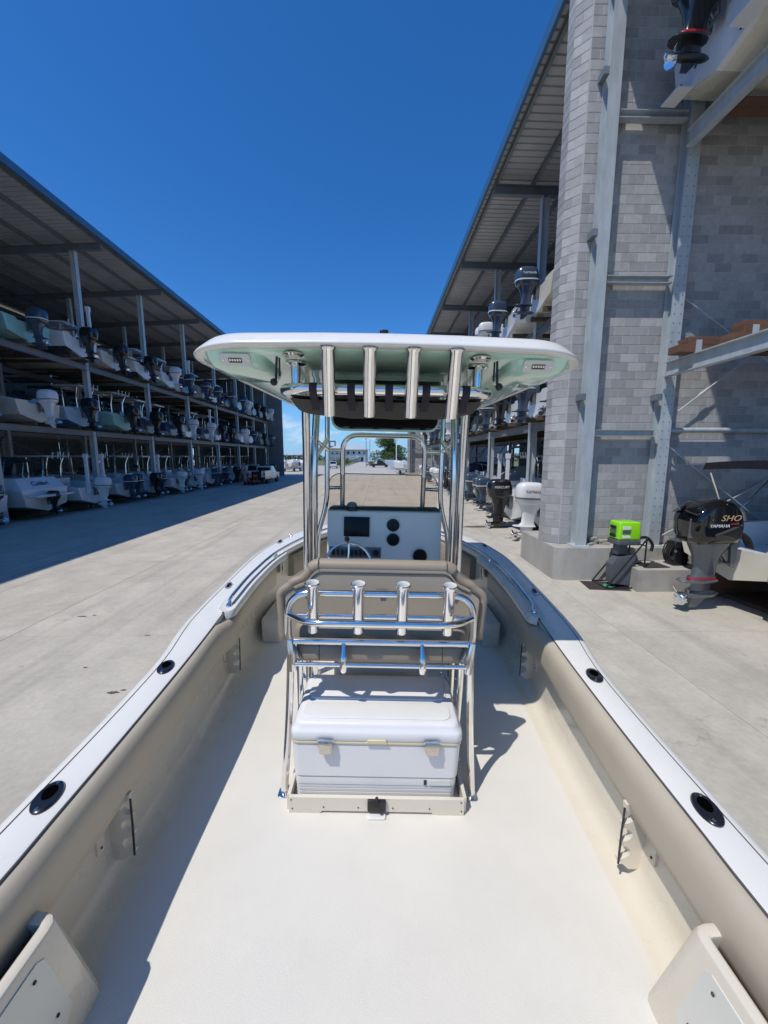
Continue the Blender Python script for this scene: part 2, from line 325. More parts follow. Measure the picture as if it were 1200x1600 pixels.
# ================================================================== SETTING: ground
g = MB(); g.add([(-900, -300, -0.03), (900, -300, -0.03), (900, 75, -0.03), (-900, 75, -0.03)], [(0, 1, 2, 3)])
yard = tag(g.build('ground', M['earth']), 'dusty ground under the concrete yard slabs', None, kind='structure')
SLX = [-34, -27.5, -21.5, -16.9, -11.6, -6.2, -0.9, 4.2, 9.6, 15, 22]; SLY = [-14, -8, -3.2, 1.6, 6.2, 11, 16.4, 22.4, 28.4, 34.4, 40.4, 46.4, 52.4, 58.4, 64.4, 74.9]
slabm = {}
for i in range(len(SLX) - 1):
    for j in range(len(SLY) - 1):
        w = SLX[i + 1] - SLX[i] - 0.009; d = SLY[j + 1] - SLY[j] - 0.009; k = (round(w, 3), round(d, 3))
        if k not in slabm:
            b = MB(); e = 0.004
            b.loft([[(-w/2, -d/2, -0.029), (w/2, -d/2, -0.029), (w/2, d/2, -0.029), (-w/2, d/2, -0.029)], [(-w/2, -d/2, -e), (w/2, -d/2, -e), (w/2, d/2, -e), (-w/2, d/2, -e)],
                    [(-w/2 + e, -d/2 + e, 0), (w/2 - e, -d/2 + e, 0), (w/2 - e, d/2 - e, 0), (-w/2 + e, d/2 - e, 0)]], sm=False)
            slabm[k] = b.mesh('concrete_slab', M['concrete'])
        link('concrete_slab', slabm[k], yard, ((SLX[i] + SLX[i + 1]) / 2, (SLY[j] + SLY[j + 1]) / 2, 0))
# beyond the yard: road, verges, water
b = MB(); b.add([(-900, 75, -0.02), (900, 75, -0.02), (900, 330, -0.02), (-900, 330, -0.02)], [(0, 1, 2, 3)])
tag(b.build('verge', M['grass']), 'scrubby verge beyond the yard', None, kind='structure')
b = MB(); b.add([(-36, 75, -0.01), (14, 75, -0.01), (14, 128, -0.01), (1.5, 136, -0.01), (-2, 330, -0.01), (-9.5, 330, -0.01), (-9.5, 128, -0.01), (-36, 128, -0.01)], [tuple(range(8))])
tag(b.build('road', mat('road_concrete', (0.46, 0.43, 0.38), 0.9, var=0.1, vscale=0.3, dirt=(0.3, 0.28, 0.24), dirt_amt=0.4, dscale=0.15)), 'pale concrete road leaving the yard', None, kind='structure')
b = MB(); b.add([(-1400, 330, -0.3), (1400, 330, -0.3), (1400, 2500, -0.3), (-1400, 2500, -0.3)], [(0, 1, 2, 3)])
tag(b.build('water', M['water']), 'open water beyond the road', None, kind='structure')

exec_parts = []
# ================================================================== STORAGE BUILDING (open steel rack, shaded side)
PY = [17.2, 23.2, 29.1, 35.0, 41.0, 47.0, 53.0, 59.2]
bl = tag(empty('boat_storage_building', (-16.7, 38, 0)), 'long open-fronted steel boat rack under a sloping metal roof, in deep shade', 'boat rack')
def bpart(mb, name, m, parent): # world coords -> child of an Empty without rotation
    o = mb.build(name, m, parent); o.location = -Vector(parent.location); return o
def corrugated(x0, x1, zf, y0, y1, pitch, hgt, mname, name, parent, thick=0.012):
    n = int((y1 - y0) / pitch); prof = []
    for i in range(n):
        y = y0 + i * pitch; prof += [(y, 0), (y + pitch * 0.72, 0), (y + pitch * 0.78, hgt), (y + pitch * 0.94, hgt)]
    prof.append((y1, 0))
    mb = MB(); mb.loft([[(x0, y, zf(x0) + h) for y, h in prof], [(x1, y, zf(x1) + h) for y, h in prof]], closed=False, sm=False)
    return bpart(mb, name, M[mname], parent)
zl = lambda x: 14.8 + (x + 15) * 0.045
corrugated(-28.5, -15.0, zl, -10, 60.4, 0.30, 0.04, 'roof', 'roof_sheet', bl)
bpart(MB().beam((-14.96, -10.1, zl(-15) - 0.02), (-14.96, 60.5, zl(-15) - 0.02), 0.10, 0.34), 'fascia', M['fascia'], bl)
for x in (-15.25, -16.9, -18.6, -20.3, -22, -23.7, -25.4, -27.1):
    bpart(MB().ibeam((x, -10, zl(x) - 0.12), (x, 60.3, zl(x) - 0.12), 0.09, 0.22, 0.02), 'purlin', M['galv_dark'], bl)
for y in [-6.8, -0.8, 5.2, 11.2] + PY:
    bpart(MB().ibeam((-28, y, zl(-28) - 0.40), (-15.15, y, zl(-15.1) - 0.40), 0.18, 0.34, 0.025), 'rafter', M['galv_dark'], bl)
    for x, w in ((-16.7, 0.24), (-21.6, 0.2), (-27.6, 0.22)):
        bpart(MB().ibeam((x, y, 0.05), (x, y, zl(x) - 0.57), w, w * 1.1, 0.022, up=(1, 0, 0)), 'post', M['galv'], bl)
        bpart(MB().cbox((x, y, 0.02), (0.45, 0.45, 0.06)), 'base_plate', M['galv_dark'], bl)
LEVL = [0.0, 4.45, 8.12]
PYL = [11.2] + PY
for z in LEVL[1:]:
    for i in range(len(PYL) - 1):
        for x, h in ((-16.55, 0.30), (-21.6, 0.28), (-27.4, 0.28)):
            bpart(MB().ibeam((x, PYL[i] + 0.13, z - h / 2), (x, PYL[i + 1] - 0.13, z - h / 2), 0.14, h, 0.02), 'rack_beam', M['rackbeam'], bl)
        for x in (-27.4,):
            bpart(MB().beam((x, PYL[i] + 0.1, z + 0.2), (x, PYL[i + 1] - 0.1, z + 3.0), 0.06, 0.06), 'brace', M['galv_dark'], bl)
        bpart(MB().beam((-22.0, PYL[i] + 0.1, z - 0.35), (-22.0, (PYL[i] + PYL[i + 1]) / 2, z - 1.5), 0.07, 0.07), 'brace', M['galv_dark'], bl)
        bpart(MB().beam((-22.0, PYL[i + 1] - 0.1, z - 0.35), (-22.0, (PYL[i] + PYL[i + 1]) / 2, z - 1.5), 0.07, 0.07), 'brace', M['galv_dark'], bl)
# sheet walls: back wall and far end wall (vertical ribs)
def sheet_wall(name, a, bpt_, zt, parent, m='wallsheet', pitch=0.3, h=0.035, out=(1, 0)):
    a = Vector(a); bb = Vector(bpt_); L = (bb - a).length; d = (bb - a) / L; n = int(L / pitch); pr = []
    for i in range(n):
        for t, o in ((0, 0), (0.7, 0), (0.78, h), (0.92, h)): pr.append(a + d * (i + t) * pitch + Vector((out[0] * o, out[1] * o)))
    pr.append(bb)
    mb = MB(); mb.loft([[(p.x, p.y, 0.02) for p in pr], [(p.x, p.y, zt) for p in pr]], closed=False, sm=False); return bpart(mb, name, M[m], parent)
sheet_wall('back_wall_panel', (-28.2, -10), (-28.2, 11.17), 14.1, bl)
for i in range(len(PYL) - 1):
    sheet_wall('back_wall_panel', (-28.2, PYL[i]), (-28.2, PYL[i + 1] - 0.03), 14.1, bl)
for k in range(5):
    x0 = -28 + k * 2.72
    sheet_wall('end_wall_panel', (x0, 60.0), (x0 + 2.69, 60.0), 14.2, bl, out=(0, -1))
for z in (1.6, 3.4, 5.2, 7.0, 8.8, 10.6, 12.4):
    bpart(MB().beam((-28, 59.85, z), (-14.45, 59.85, z), 0.06, 0.12), 'girt', M['galv_dark'], bl)

# ================================================================== STORAGE BUILDING (lit side, behind the block wall)
PR = [10.75, 16.8, 22.85, 28.95, 35.0, 41.0, 47.0, 53.0]
br = tag(empty('boat_storage_building', (6.7, 34, 0)), 'open steel boat rack and metal roof running behind the grey block wall', 'boat rack')
zr = lambda x: 13.85 - (x - 4.5) * 0.02
corrugated(4.5, 20, zr, -8, 59.5, 0.30, 0.04, 'roof', 'roof_sheet', br)
bpart(MB().beam((4.46, -8, zr(4.5) - 0.02), (4.46, 59.6, zr(4.5) - 0.02), 0.10, 0.36), 'fascia', M['fascia'], br)
for x in (4.75, 6.2, 7.6, 9.0, 10.6, 12.4, 14.2, 16.2, 18.2):
    bpart(MB().ibeam((x, -8, zr(x) - 0.12), (x, 59.3, zr(x) - 0.12), 0.10, 0.22, 0.02), 'purlin', M['galv_dark'], br)
for y in [-6.5, -1.0, 4.6] + PR:
    bpart(MB().ibeam((4.65, y, zr(4.6) - 0.42), (20, y, zr(20) - 0.42), 0.2, 0.36, 0.025), 'rafter', M['galv_dark'], br)
for y in [-6.5, -1.0, 4.6] + PR:
    for x, w in ((6.7, 0.26), (12, 0.22), (18.6, 0.22)):
        if x == 6.7 and y < 6: continue
        bpart(MB().ibeam((x, y, 0.05), (x, y, zr(x) - 0.61), w, w * 1.1, 0.022, up=(1, 0, 0)), 'post', M['galv'], br)
        bpart(MB().cbox((x, y, 0.02), (0.45, 0.45, 0.06)), 'base_plate', M['galv_dark'], br)
LEVR = [0.0, 4.35, 8.2]
for z in LEVR[1:]:
    for i in range(len(PR) - 1):
        for x, h in ((6.62, 0.32), (12, 0.28), (18.4, 0.28)):
            bpart(MB().ibeam((x, PR[i] + 0.14, z - h / 2), (x, PR[i + 1] - 0.14, z - h / 2), 0.15, h, 0.02), 'rack_beam', M['rackbeam'], br)
        bpart(MB().beam((11.6, PR[i] + 0.1, z - 0.35), (11.6, (PR[i] + PR[i + 1]) / 2, z - 1.5), 0.07, 0.07), 'brace', M['galv_dark'], br)
        bpart(MB().beam((6.72, PR[i] + 0.2, z - 1.9), (8.6, PR[i] + 0.2, z - 0.4), 0.08, 0.08), 'brace', M['galv_dark'], br)
for i in range(len(PR) - 1):
    sheet_wall('back_wall_panel', (19.4, PR[i]), (19.4, PR[i + 1] - 0.03), 13.3, br, out=(-1, 0))
sheet_wall('back_wall_panel', (19.4, -8), (19.4, PR[0] - 0.03), 13.3, br, out=(-1, 0))
# near bay: arms of the taller rack between the block wall and the yard
for z in (5.12, 9.80):
    bpart(MB().ibeam((6.62, 9.05, z - 0.16), (6.62, 3.2, z - 0.16), 0.17, 0.32, 0.02), 'rack_beam', M['galv'], br)
    bpart(MB().ibeam((12.5, 9.5, z - 0.16), (12.5, 3.2, z - 0.16), 0.17, 0.32, 0.02), 'rack_beam', M['galv'], br)
bpart(MB().ibeam((6.62, 3.1, 0.05), (6.62, 3.1, zr(6.6) - 0.6), 0.26, 0.28, 0.022, up=(1, 0, 0)), 'post', M['galv'], br)
# ------------------------------------------------------------------ block wall
bw = tag(empty('block_wall', (4.5, 10.3, 0)), 'tall grey concrete block fire wall with a splayed end, steel columns before it', 'block wall')
BZ0 = 0.80; BH = 0.2; BL = 0.4; J = 0.012; YF = 9.44; XC = 4.57; XE = 14.0; ZT = 13.45
mb = MB(); poly = [(XC + 0.004, YF + 0.009), (XE, YF + 0.005), (XE, YF + 0.6), (XC - 0.25, YF + 0.6), (XC - 0.25, YF + 0.26)]
poly[0] = (XC + 0.002, YF + 0.005); poly[4] = (XC - 0.25, YF + 0.262)
mb.prism(poly, 'z', BZ0, ZT); bpart(mb, 'mortar', M['mortar'], bw)
def blk(l, h=BH - J, dpt=0.05):
    e = 0.004; o = MB()
    o.loft([[(0, dpt, 0), (l, dpt, 0), (l, dpt, h), (0, dpt, h)], [(0, e, 0), (l, e, 0), (l, e, h), (0, e, h)], [(e, 0, e), (l - e, 0, e), (l - e, 0, h - e), (e, 0, h - e)]], sm=False)
    return o
fullb = blk(BL - J).mesh('block', M['block']); halfb = blk(BL / 2 - J).mesh('block', M['block'])
rest = MB(); cnt = 0
rows = int((ZT - BZ0) / BH); ncol = int((XE - XC) / BL)
def put(mesh_l, x, z, y=YF, ang=0.0, single=False):
    global cnt
    if single:
        link('block', fullb if mesh_l > 0.3 else halfb, bw, Vector((x, y, z)) - Vector(bw.location), (0, 0, ang)); cnt += 1
    else:
        t = blk(mesh_l); c, s_ = math.cos(ang), math.sin(ang)
        rest.add([(x + p[0] * c - p[1] * s_, y + p[0] * s_ + p[1] * c, z + p[2]) for p in t.v], t.f)
for r in range(rows):
    z = BZ0 + r * BH + J; off = (r % 2) * BL / 2
    x = XC + J
    if off: put(BL / 2 - J, x, z, single=(z < 6.2)); x += BL / 2
    while x + BL < XE:
        put(BL - J, x, z, single=(z < 6.2 and x < 8.95)); x += BL
    # splayed end (45 degrees) and return
    a = R(-45); L2 = 0.365
    put(L2 / 2 - J if r % 2 else L2 - J, XC - L2 * math.cos(a) * 1.0, z, YF - L2 * math.sin(a), a)
    if r % 2: put(L2 / 2 - J, XC - L2 / 2 * math.cos(a), z, YF - L2 / 2 * math.sin(a), a)
    put(0.33, XC - 0.258, z, YF + 0.60, R(-90))
o = bpart(rest, 'block', M['block'], bw); o['kind'] = 'stuff'
b = MB(); b.prism([(4.30, 9.08), (4.55, 8.98), (XE, 8.98), (XE, 11.2), (4.30, 11.2)], 'z', 0.0, 0.80); bpart(b, 'footing', M['footing'], bw)
# second fire wall closing the far end of the rack
fw = tag(empty('block_wall', (4.6, 59, 0)), 'far grey block wall closing the end of the boat rack', 'block wall')
b = MB(); b.box(4.6, 20, 59.7, 60.2, 0.5, 13.3); bpart(b, 'mortar', M['mortar'], fw)
b = MB()
for r in range(62):
    x = 4.61 + (r % 2) * 0.2
    while x < 9.0:
        b.box(x, x + 0.385, 59.68, 59.72, 0.51 + r * 0.2, 0.51 + r * 0.2 + 0.187); x += 0.4
o = bpart(b, 'block', M['block'], fw); o['kind'] = 'stuff'
bpart(MB().box(4.3, 20, 59.2, 60.6, 0, 0.5), 'footing', M['footing'], fw)
bpart(MB().ibeam((5.1, 59.3, 0.5), (5.1, 59.3, 13.2), 0.25, 0.28, 0.02, up=(1, 0, 0)), 'column', M['galv_dark'], fw)
for z in (4.0, 8.0): bpart(MB().beam((5.2, 59.35, z), (10, 59.35, z), 0.2, 0.22), 'girt', M['galv_dark'], fw)

# steel frame standing before the block wall
sf = tag(empty('steel_frame', (4.9, 9.25, 0.8)), 'galvanised columns with girts and rod braces before the block wall', 'steel frame')
YC = 9.28
for x, w in ((4.99, 0.26), (6.80, 0.27)):
    bpart(MB().ibeam((x, YC, 0.83), (x, YC, 13.4), w, 0.27, 0.022, up=(0, 1, 0)), 'column', M['galv'], sf)
    bpart(MB().cbox((x, YC, 0.815), (0.42, 0.46, 0.03)), 'base_plate', M['galv'], sf)
    if x > 6:
        c = MB()
        for k in range(42):
            for s_ in (-1, 1): c.cyl((x + s_ * 0.075, YC - 0.136, 1.2 + k * 0.2), (x + s_ * 0.075, YC - 0.142, 1.2 + k * 0.2), 0.013, 8)
        o = bpart(c, 'bolt', M['galv_dark'], sf); o['kind'] = 'stuff'
for z in (3.55, 6.95, 10.22):
    b = MB(); b.beam((5.125, YC, z + 0.07), (6.66, YC, z + 0.07), 0.16, 0.015); b.beam((5.125, YC, z - 0.07), (6.66, YC, z - 0.07), 0.16, 0.015); b.beam((5.125, YC + 0.07, z), (6.66, YC + 0.07, z), 0.015, 0.125)
    bpart(b, 'girt', M['galv'], sf)
for x, z in ((4.83, 4.38), (6.64, 4.38), (4.83, 7.9), (4.83, 11.0)):
    bpart(MB().cbox((x - 0.01, YC + 0.05, z), (0.12, 0.28, 0.14)), 'bracket', M['galv_dark'], sf)
bpart(MB().cyl((6.95, YC, 3.62), (11.5, YC, 3.62), 0.06, 14), 'strut_pipe', M['galv'], sf)
def rod(a, c, r=0.016, tb=None):
    o = bpart(MB().cyl(a, c, r, 8), 'brace_rod', M['galv'], sf)
    if tb is not None:
        p = Vector(a).lerp(Vector(c), tb); d = (Vector(c) - Vector(a)).normalized()
        bpart(MB().tube([p - d * 0.16, p - d * 0.1, p + d * 0.1, p + d * 0.16], [0.02, 0.035, 0.035, 0.02], 8), 'turnbuckle', M['galv'], sf)
rod((6.95, YC - 0.02, 3.9), (11.2, YC - 0.02, 7.3), 0.018, 0.18); rod((6.95, YC + 0.02, 3.3), (11.2, YC + 0.02, 0.2)); rod((6.95, YC - 0.03, 6.6), (11.2, YC - 0.03, 3.9), 0.016)
rod((6.95, YC + 0.04, 0.95), (11.2, YC + 0.04, 3.3))
for z in (3.9, 3.3, 6.6): bpart(MB().cbox((6.96, YC, z), (0.1, 0.05, 0.13)), 'gusset', M['galv'], sf)
# timber bunks on the empty middle shelf
for n_, (x0, x1, y, z, w, h, lb) in enumerate(((6.2, 12.6, 8.35, 5.13, 0.3, 0.30, 'lower end of brown timber bunk lying on the empty middle rack arm'), (6.75, 12.6, 7.72, 5.13, 0.3, 0.42, 'taller brown timber bunk with a steel clip on the middle rack arm'))):
    t = tag(empty('timber_bunk', (x0, y, z)), lb, 'timber beam', 'timber bunks on the near rack arm')
    b = MB(); b.rrect((x0 + x1) / 2, y, x1 - x0, w, z, z + h / 2 - 0.004, 0.012); bpart(b, 'plank', M['timber'], t)
    b = MB(); b.rrect((x0 + x1) / 2 + 0.1, y, x1 - x0 - 0.2, w, z + h / 2, z + h, 0.012); bpart(b, 'plank', M['timber'], t)
    bpart(MB().box(x0 + 0.35, x0 + 0.47, y - w / 2 - 0.012, y - w / 2 - 0.002, z - 0.05, z + h * 0.8), 'clip', M['galv'], t)
# low concrete plinth beside the wall
b = MB(); b.prism([(5.78, 8.14), (7.35, 8.14), (7.35, 9.0), (5.86, 9.0)], 'z', 0, 0.5)
tag(b.build('concrete_plinth', M['footing']), 'low grey concrete plinth beside the block wall footing', 'plinth')

# ================================================================== OUTBOARDS AND STORED BOATS
MC = {}
def cached(key, fn, mats, angle=35):
    if key not in MC: MC[key] = fn().mesh(key[0], mats, angle)
    return MC[key]
def sup(cx, a, bw_, z, n=24, p=3.2, cz=0.0):
    o = []
    for j in range(n):
        t = 2 * math.pi * j / n; c, s_ = math.cos(t), math.sin(t)
        o.append((cx + a * math.copysign(abs(c) ** (2 / p), c), bw_ * math.copysign(abs(s_) ** (2 / p), s_), z + cz * (cx + a * c)))
    return o
# motor frame: origin on the transom top centre, -x is aft, z up
def cowl_mesh(n=24):
    b = MB()
    b.loft([sup(-0.42, 0.36, 0.20, 0.02, n), sup(-0.43, 0.42, 0.25, 0.08, n), sup(-0.44, 0.445, 0.28, 0.20, n), sup(-0.45, 0.445, 0.285, 0.36, n), sup(-0.46, 0.43, 0.28, 0.50, n), sup(-0.46, 0.40, 0.262, 0.60, n),
            sup(-0.455, 0.34, 0.225, 0.665, n), sup(-0.45, 0.24, 0.16, 0.70, n), sup(-0.45, 0.08, 0.05, 0.71, n)])
    return b
def mid_mesh(n=16):
    b = MB()
    b.loft([sup(-0.42, 0.35, 0.195, 0.035, n), sup(-0.42, 0.31, 0.17, -0.06, n), sup(-0.43, 0.24, 0.13, -0.2, n), sup(-0.44, 0.20, 0.10, -0.4, n), sup(-0.45, 0.20, 0.08, -0.56, n), sup(-0.47, 0.26, 0.09, -0.64, n), sup(-0.47, 0.26, 0.09, -0.66, n)])
    return b
def gear_mesh(n=14):
    b = MB()
    b.loft([sup(-0.55, 0.36, 0.16, -0.655, n, 2.4), sup(-0.55, 0.37, 0.165, -0.67, n, 2.4), sup(-0.55, 0.36, 0.16, -0.685, n, 2.4)])
    b.loft([sup(-0.47, 0.20, 0.055, -0.68, n, 2), sup(-0.47, 0.19, 0.045, -0.85, n, 2), sup(-0.47, 0.19, 0.045, -0.93, n, 2)])
    b.lathe([(0.002, -0.36), (0.045, -0.30), (0.07, -0.2), (0.078, -0.05), (0.076, 0.15), (0.062, 0.28), (0.05, 0.29)], (-0.46, 0, -0.93), (-1, 0, 0), n)
    b.loft([[(-0.62, -0.012, -0.96), (-0.30, -0.012, -0.96), (-0.30, 0.012, -0.96), (-0.62, 0.012, -0.96)], [(-0.66, -0.006, -1.18), (-0.52, -0.006, -1.18), (-0.52, 0.006, -1.18), (-0.66, 0.006, -1.18)]], sm=False)
    return b
def prop_mesh(n=12, rb=0.19):
    b = MB(); b.lathe([(0.05, 0.0), (0.056, 0.02), (0.052, 0.16), (0.042, 0.18), (0.03, 0.17)], (-0.75, 0, -0.93), (-1, 0, 0), n)
    for k in range(3):
        a0 = 2 * math.pi * k / 3 + 0.5; top = []; bot = []
        for t in (0, 0.3, 0.6, 0.85, 1.0):
            rr = 0.045 + (rb - 0.045) * t; w = 0.10 * math.sin(math.pi * (0.25 + 0.62 * t)) + 0.012
            r_ = []
            for s_ in (-1, -0.3, 0.4, 1):
                a = a0 + s_ * w / max(rr, 0.09) * 0.75; x = -0.84 - s_ * w * 0.62
                r_.append((x, rr * math.cos(a), -0.93 + rr * math.sin(a)))
            top.append(r_)
        v = [p for r_ in top for p in r_]; f = []
        for i in range(4):
            for j in range(3): f.append((i * 4 + j, i * 4 + j + 1, (i + 1) * 4 + j + 1, (i + 1) * 4 + j))
        v2 = [(p[0] - 0.008, p[1], p[2]) for p in v]; nn = len(v)
        b.add(v, f, 0, True); b.add(v2, [tuple(reversed(q)) for q in f], 0, True)
        edge = [0, 1, 2, 3, 7, 11, 15, 19, 18, 17, 16, 12, 8, 4]
        b.add(v + v2, [(edge[i], edge[(i + 1) % 14], edge[(i + 1) % 14] + nn, edge[i] + nn) for i in range(14)])
    return b
def bracket_mesh():
    b = MB()
    for s_ in (-1, 1):
        b.prism([(0.03, 0.08), (-0.06, 0.08), (-0.13, 0.0), (-0.10, -0.38), (-0.02, -0.42), (0.0, -0.05), (0.03, -0.05)], 'y', s_ * 0.10, s_ * 0.15)
    b.cyl((-0.07, -0.17, 0.03), (-0.07, 0.17, 0.03), 0.035, 10); b.cyl((-0.08, 0, -0.34), (-0.26, 0, -0.12), 0.035, 10); b.cyl((-0.1, -0.14, -0.34), (-0.1, 0.14, -0.34), 0.03, 8)
    b.box(-0.2, -0.07, -0.07, 0.07, -0.1, 0.06)
    return b
def chev_mesh(n=24):
    b = MB(); b.loft([sup(-0.443, 0.449, 0.2845, 0.19, n), sup(-0.447, 0.4505, 0.288, 0.235, n)], cap=False); return b
def motor(parent, kind, loc, rz=0.0, sc=1.0, tilt=0.0, letters=None, detail=2, name='outboard_motor'):
    # kind: (cowl material, leg material, stripe material or None)
    cm, lm, st = kind
    o = empty(name, loc, (0, tilt, rz), parent); o.scale = (sc,) * 3
    link('cowling', cached(('cowling', cm.name), cowl_mesh, cm, 50), o)
    link('midsection', cached(('midsection', lm.name), mid_mesh, lm, 50), o)
    link('gearcase', cached(('gearcase', lm.name), gear_mesh, lm, 40), o)
    if detail > 0:
        link('propeller', cached(('propeller',), prop_mesh, M['steel'], 40), o); link('bracket', cached(('bracket',), bracket_mesh, M['gun_grey']), o)
    if st is not None: link('stripe', cached(('stripe', st.name), chev_mesh, st, 50), o)
    if letters and detail > 0:
        s_, m_, sz = letters
        text(s_, m_, o, (-0.44, -0.287, 0.42), (R(90), 0, 0), sz, 0.001); text(s_, m_, o, (-0.44, 0.287, 0.42), (R(90), 0, R(180)), sz, 0.001)
    return o
KM = {'navy': (pal('steelblue'), pal('steelblue'), M['print_white']), 'black': (pal('black'), pal('black'), None), 'white': (pal('white'), pal('white'), M['gun_grey']), 'grey': (M['gun_grey'], M['gun_grey'], None)}
LT = {'navy': ('YAMAHA', M['print_white'], 0.13), 'black': ('MERCURY', M['print_white'], 0.12), 'white': ('YAMAHA', M['print_dark'], 0.13), 'grey': None}

def hull_mesh(L, B, hs, hb, notch=True):
    # local: stern x=0, bow +x, keel at z=0; slots: side, bottom, deck
    b = MB(); st = []
    for i in range(15):
        u = i / 14; x = L * u
        hb_ = B / 2 * (1 - max(0, (u - 0.45) / 0.55) ** 2.3); zs = hs + (hb - hs) * u ** 1.6
        if u < 0.16: zs -= (0.20 if notch else 0.05) * (1 - u / 0.16)
        zk = 0.0 + 0.55 * max(0, (u - 0.72) / 0.28) ** 2.0 * hb; zc = zk + 0.30 * (1 - 0.2 * u) + 0.18 * max(0, u - 0.6); hb_ = max(hb_, 0.02)
        ch = hb_ * (0.88 - 0.25 * max(0, u - 0.5)); g_ = min(0.16, hb_ * 0.4); zf = 0.45 if u < 0.66 else min(zs - 0.2, 0.45 + (u - 0.66) * 2.2)
        st.append([(0, zk), (ch, zc), (hb_, zs - 0.06), (hb_, zs), (hb_ - g_, zs), (max(hb_ - g_ - 0.05, 0.004), zf), (0, zf)])
    mats = [1, 0, 2, 2, 2, 2]
    for s_ in (1, -1):
        for k in range(6):
            v = []; f = []
            for i in range(15):
                x = L * i / 14 + (0.35 * (st[i][k][1] / max(hb, 1)) if i == 14 else 0); x1 = L * i / 14 + (0.35 * (st[i][k + 1][1] / max(hb, 1)) if i == 14 else 0)
                v += [(x, s_ * st[i][k][0], st[i][k][1]), (x1, s_ * st[i][k + 1][0], st[i][k + 1][1])]
            for i in range(14): f.append((2 * i, 2 * i + 1, 2 * i + 3, 2 * i + 2))
            b.add(v, f, mats[k], k in (0, 1, 5))
    s0 = st[0]; t = 0.12; zt = s0[3][1]; zc_ = zt - (0.10 if notch else 0)
    prof = [(0, s0[0][1]), (s0[1][0], s0[1][1]), (s0[2][0], s0[2][1]), (s0[3][0], s0[3][1]), (0.62, zt), (0.52, zc_)]
    full = prof + [(-p[0], p[1]) for p in reversed(prof) if p[0] != 0]
    b.loft([[(0.0, p[0], p[1]) for p in full], [(t, p[0] * 0.985, p[1] - 0.004) for p in full]], 0, sm=False)
    return b
def tt_mesh(): # T-top canopy
    b = MB(); b.rrect(0, 0, 1.9, 1.75, 0, 0.07, 0.3, 0.03); return b
def ttf_mesh():
    b = MB()
    for s_ in (-1, 1):
        for x0, x1 in ((-0.45, -0.62), (0.35, 0.3)):
            b.tube(fillet([(x0, s_ * 0.55, -1.75), (x0, s_ * 0.6, -0.5), (x1, s_ * 0.7, -0.02)], 0.4), 0.028, 6)
        b.cyl((-0.9, s_ * 0.7, -0.02), (0.85, s_ * 0.7, -0.02), 0.024, 6); b.cyl((-0.45, s_ * 0.57, -1.0), (0.34, s_ * 0.57, -0.9), 0.02, 6)
    for x in (-0.9, 0.3, 0.85): b.cyl((x, -0.7, -0.02), (x, 0.7, -0.02), 0.022, 6)
    return b
def rodh_mesh():
    b = MB(); b.tube([(0, 0, -0.15), (-0.06, 0, 0.2)], 0.032, 8); return b
def console_mesh():
    b = MB(); b.loft([[(-0.45, y, 0), (0.5, y, 0)][::1] for y in (0,)], closed=False) if False else None
    for_ = [(-0.42, 0), (-0.42, 0.75), (-0.25, 1.0), (0.15, 1.05), (0.5, 0.75), (0.6, 0)]
    b.prism(for_, 'y', -0.42, 0.42); return b
def seat_mesh():
    b = MB(); b.rrect(-0.9, 0, 0.45, 0.95, 0.0, 0.62, 0.06, 0.03); b.rrect(-1.05, 0, 0.14, 0.95, 0.64, 1.0, 0.06, 0.03); return b
def screen_mesh():
    b = MB(); b.loft([[(0.2, y, 1.03) for y in frange(-0.4, 0.4, 6)], [(0.0, y * 0.85, 1.5) for y in frange(-0.4, 0.4, 6)]], closed=False); b.loft([[(0.212, y, 1.03) for y in frange(-0.4, 0.4, 6)], [(0.012, y * 0.85, 1.5) for y in frange(-0.4, 0.4, 6)]], closed=False); return b
def pole_mesh():
    b = MB(); b.box(-0.07, 0.07, -0.06, 0.06, -0.3, 1.7); b.box(-0.1, 0.1, -0.08, 0.08, 1.62, 1.85); return b
def rail_mesh(L, B, hb):
    b = MB()
    for s_ in (-1, 1):
        pts = [(L * u, s_ * (B / 2 * (1 - max(0, (u - 0.45) / 0.55) ** 2.3) - 0.08), 1.16 + 0.42 * u ** 1.6 + 0.22) for u in (0.55, 0.7, 0.82, 0.9, 0.97)]
        b.tube(pts, 0.016, 6)
        for p in pts: b.cyl((p[0], p[1], p[2] - 0.25), p, 0.013, 5)
    return b

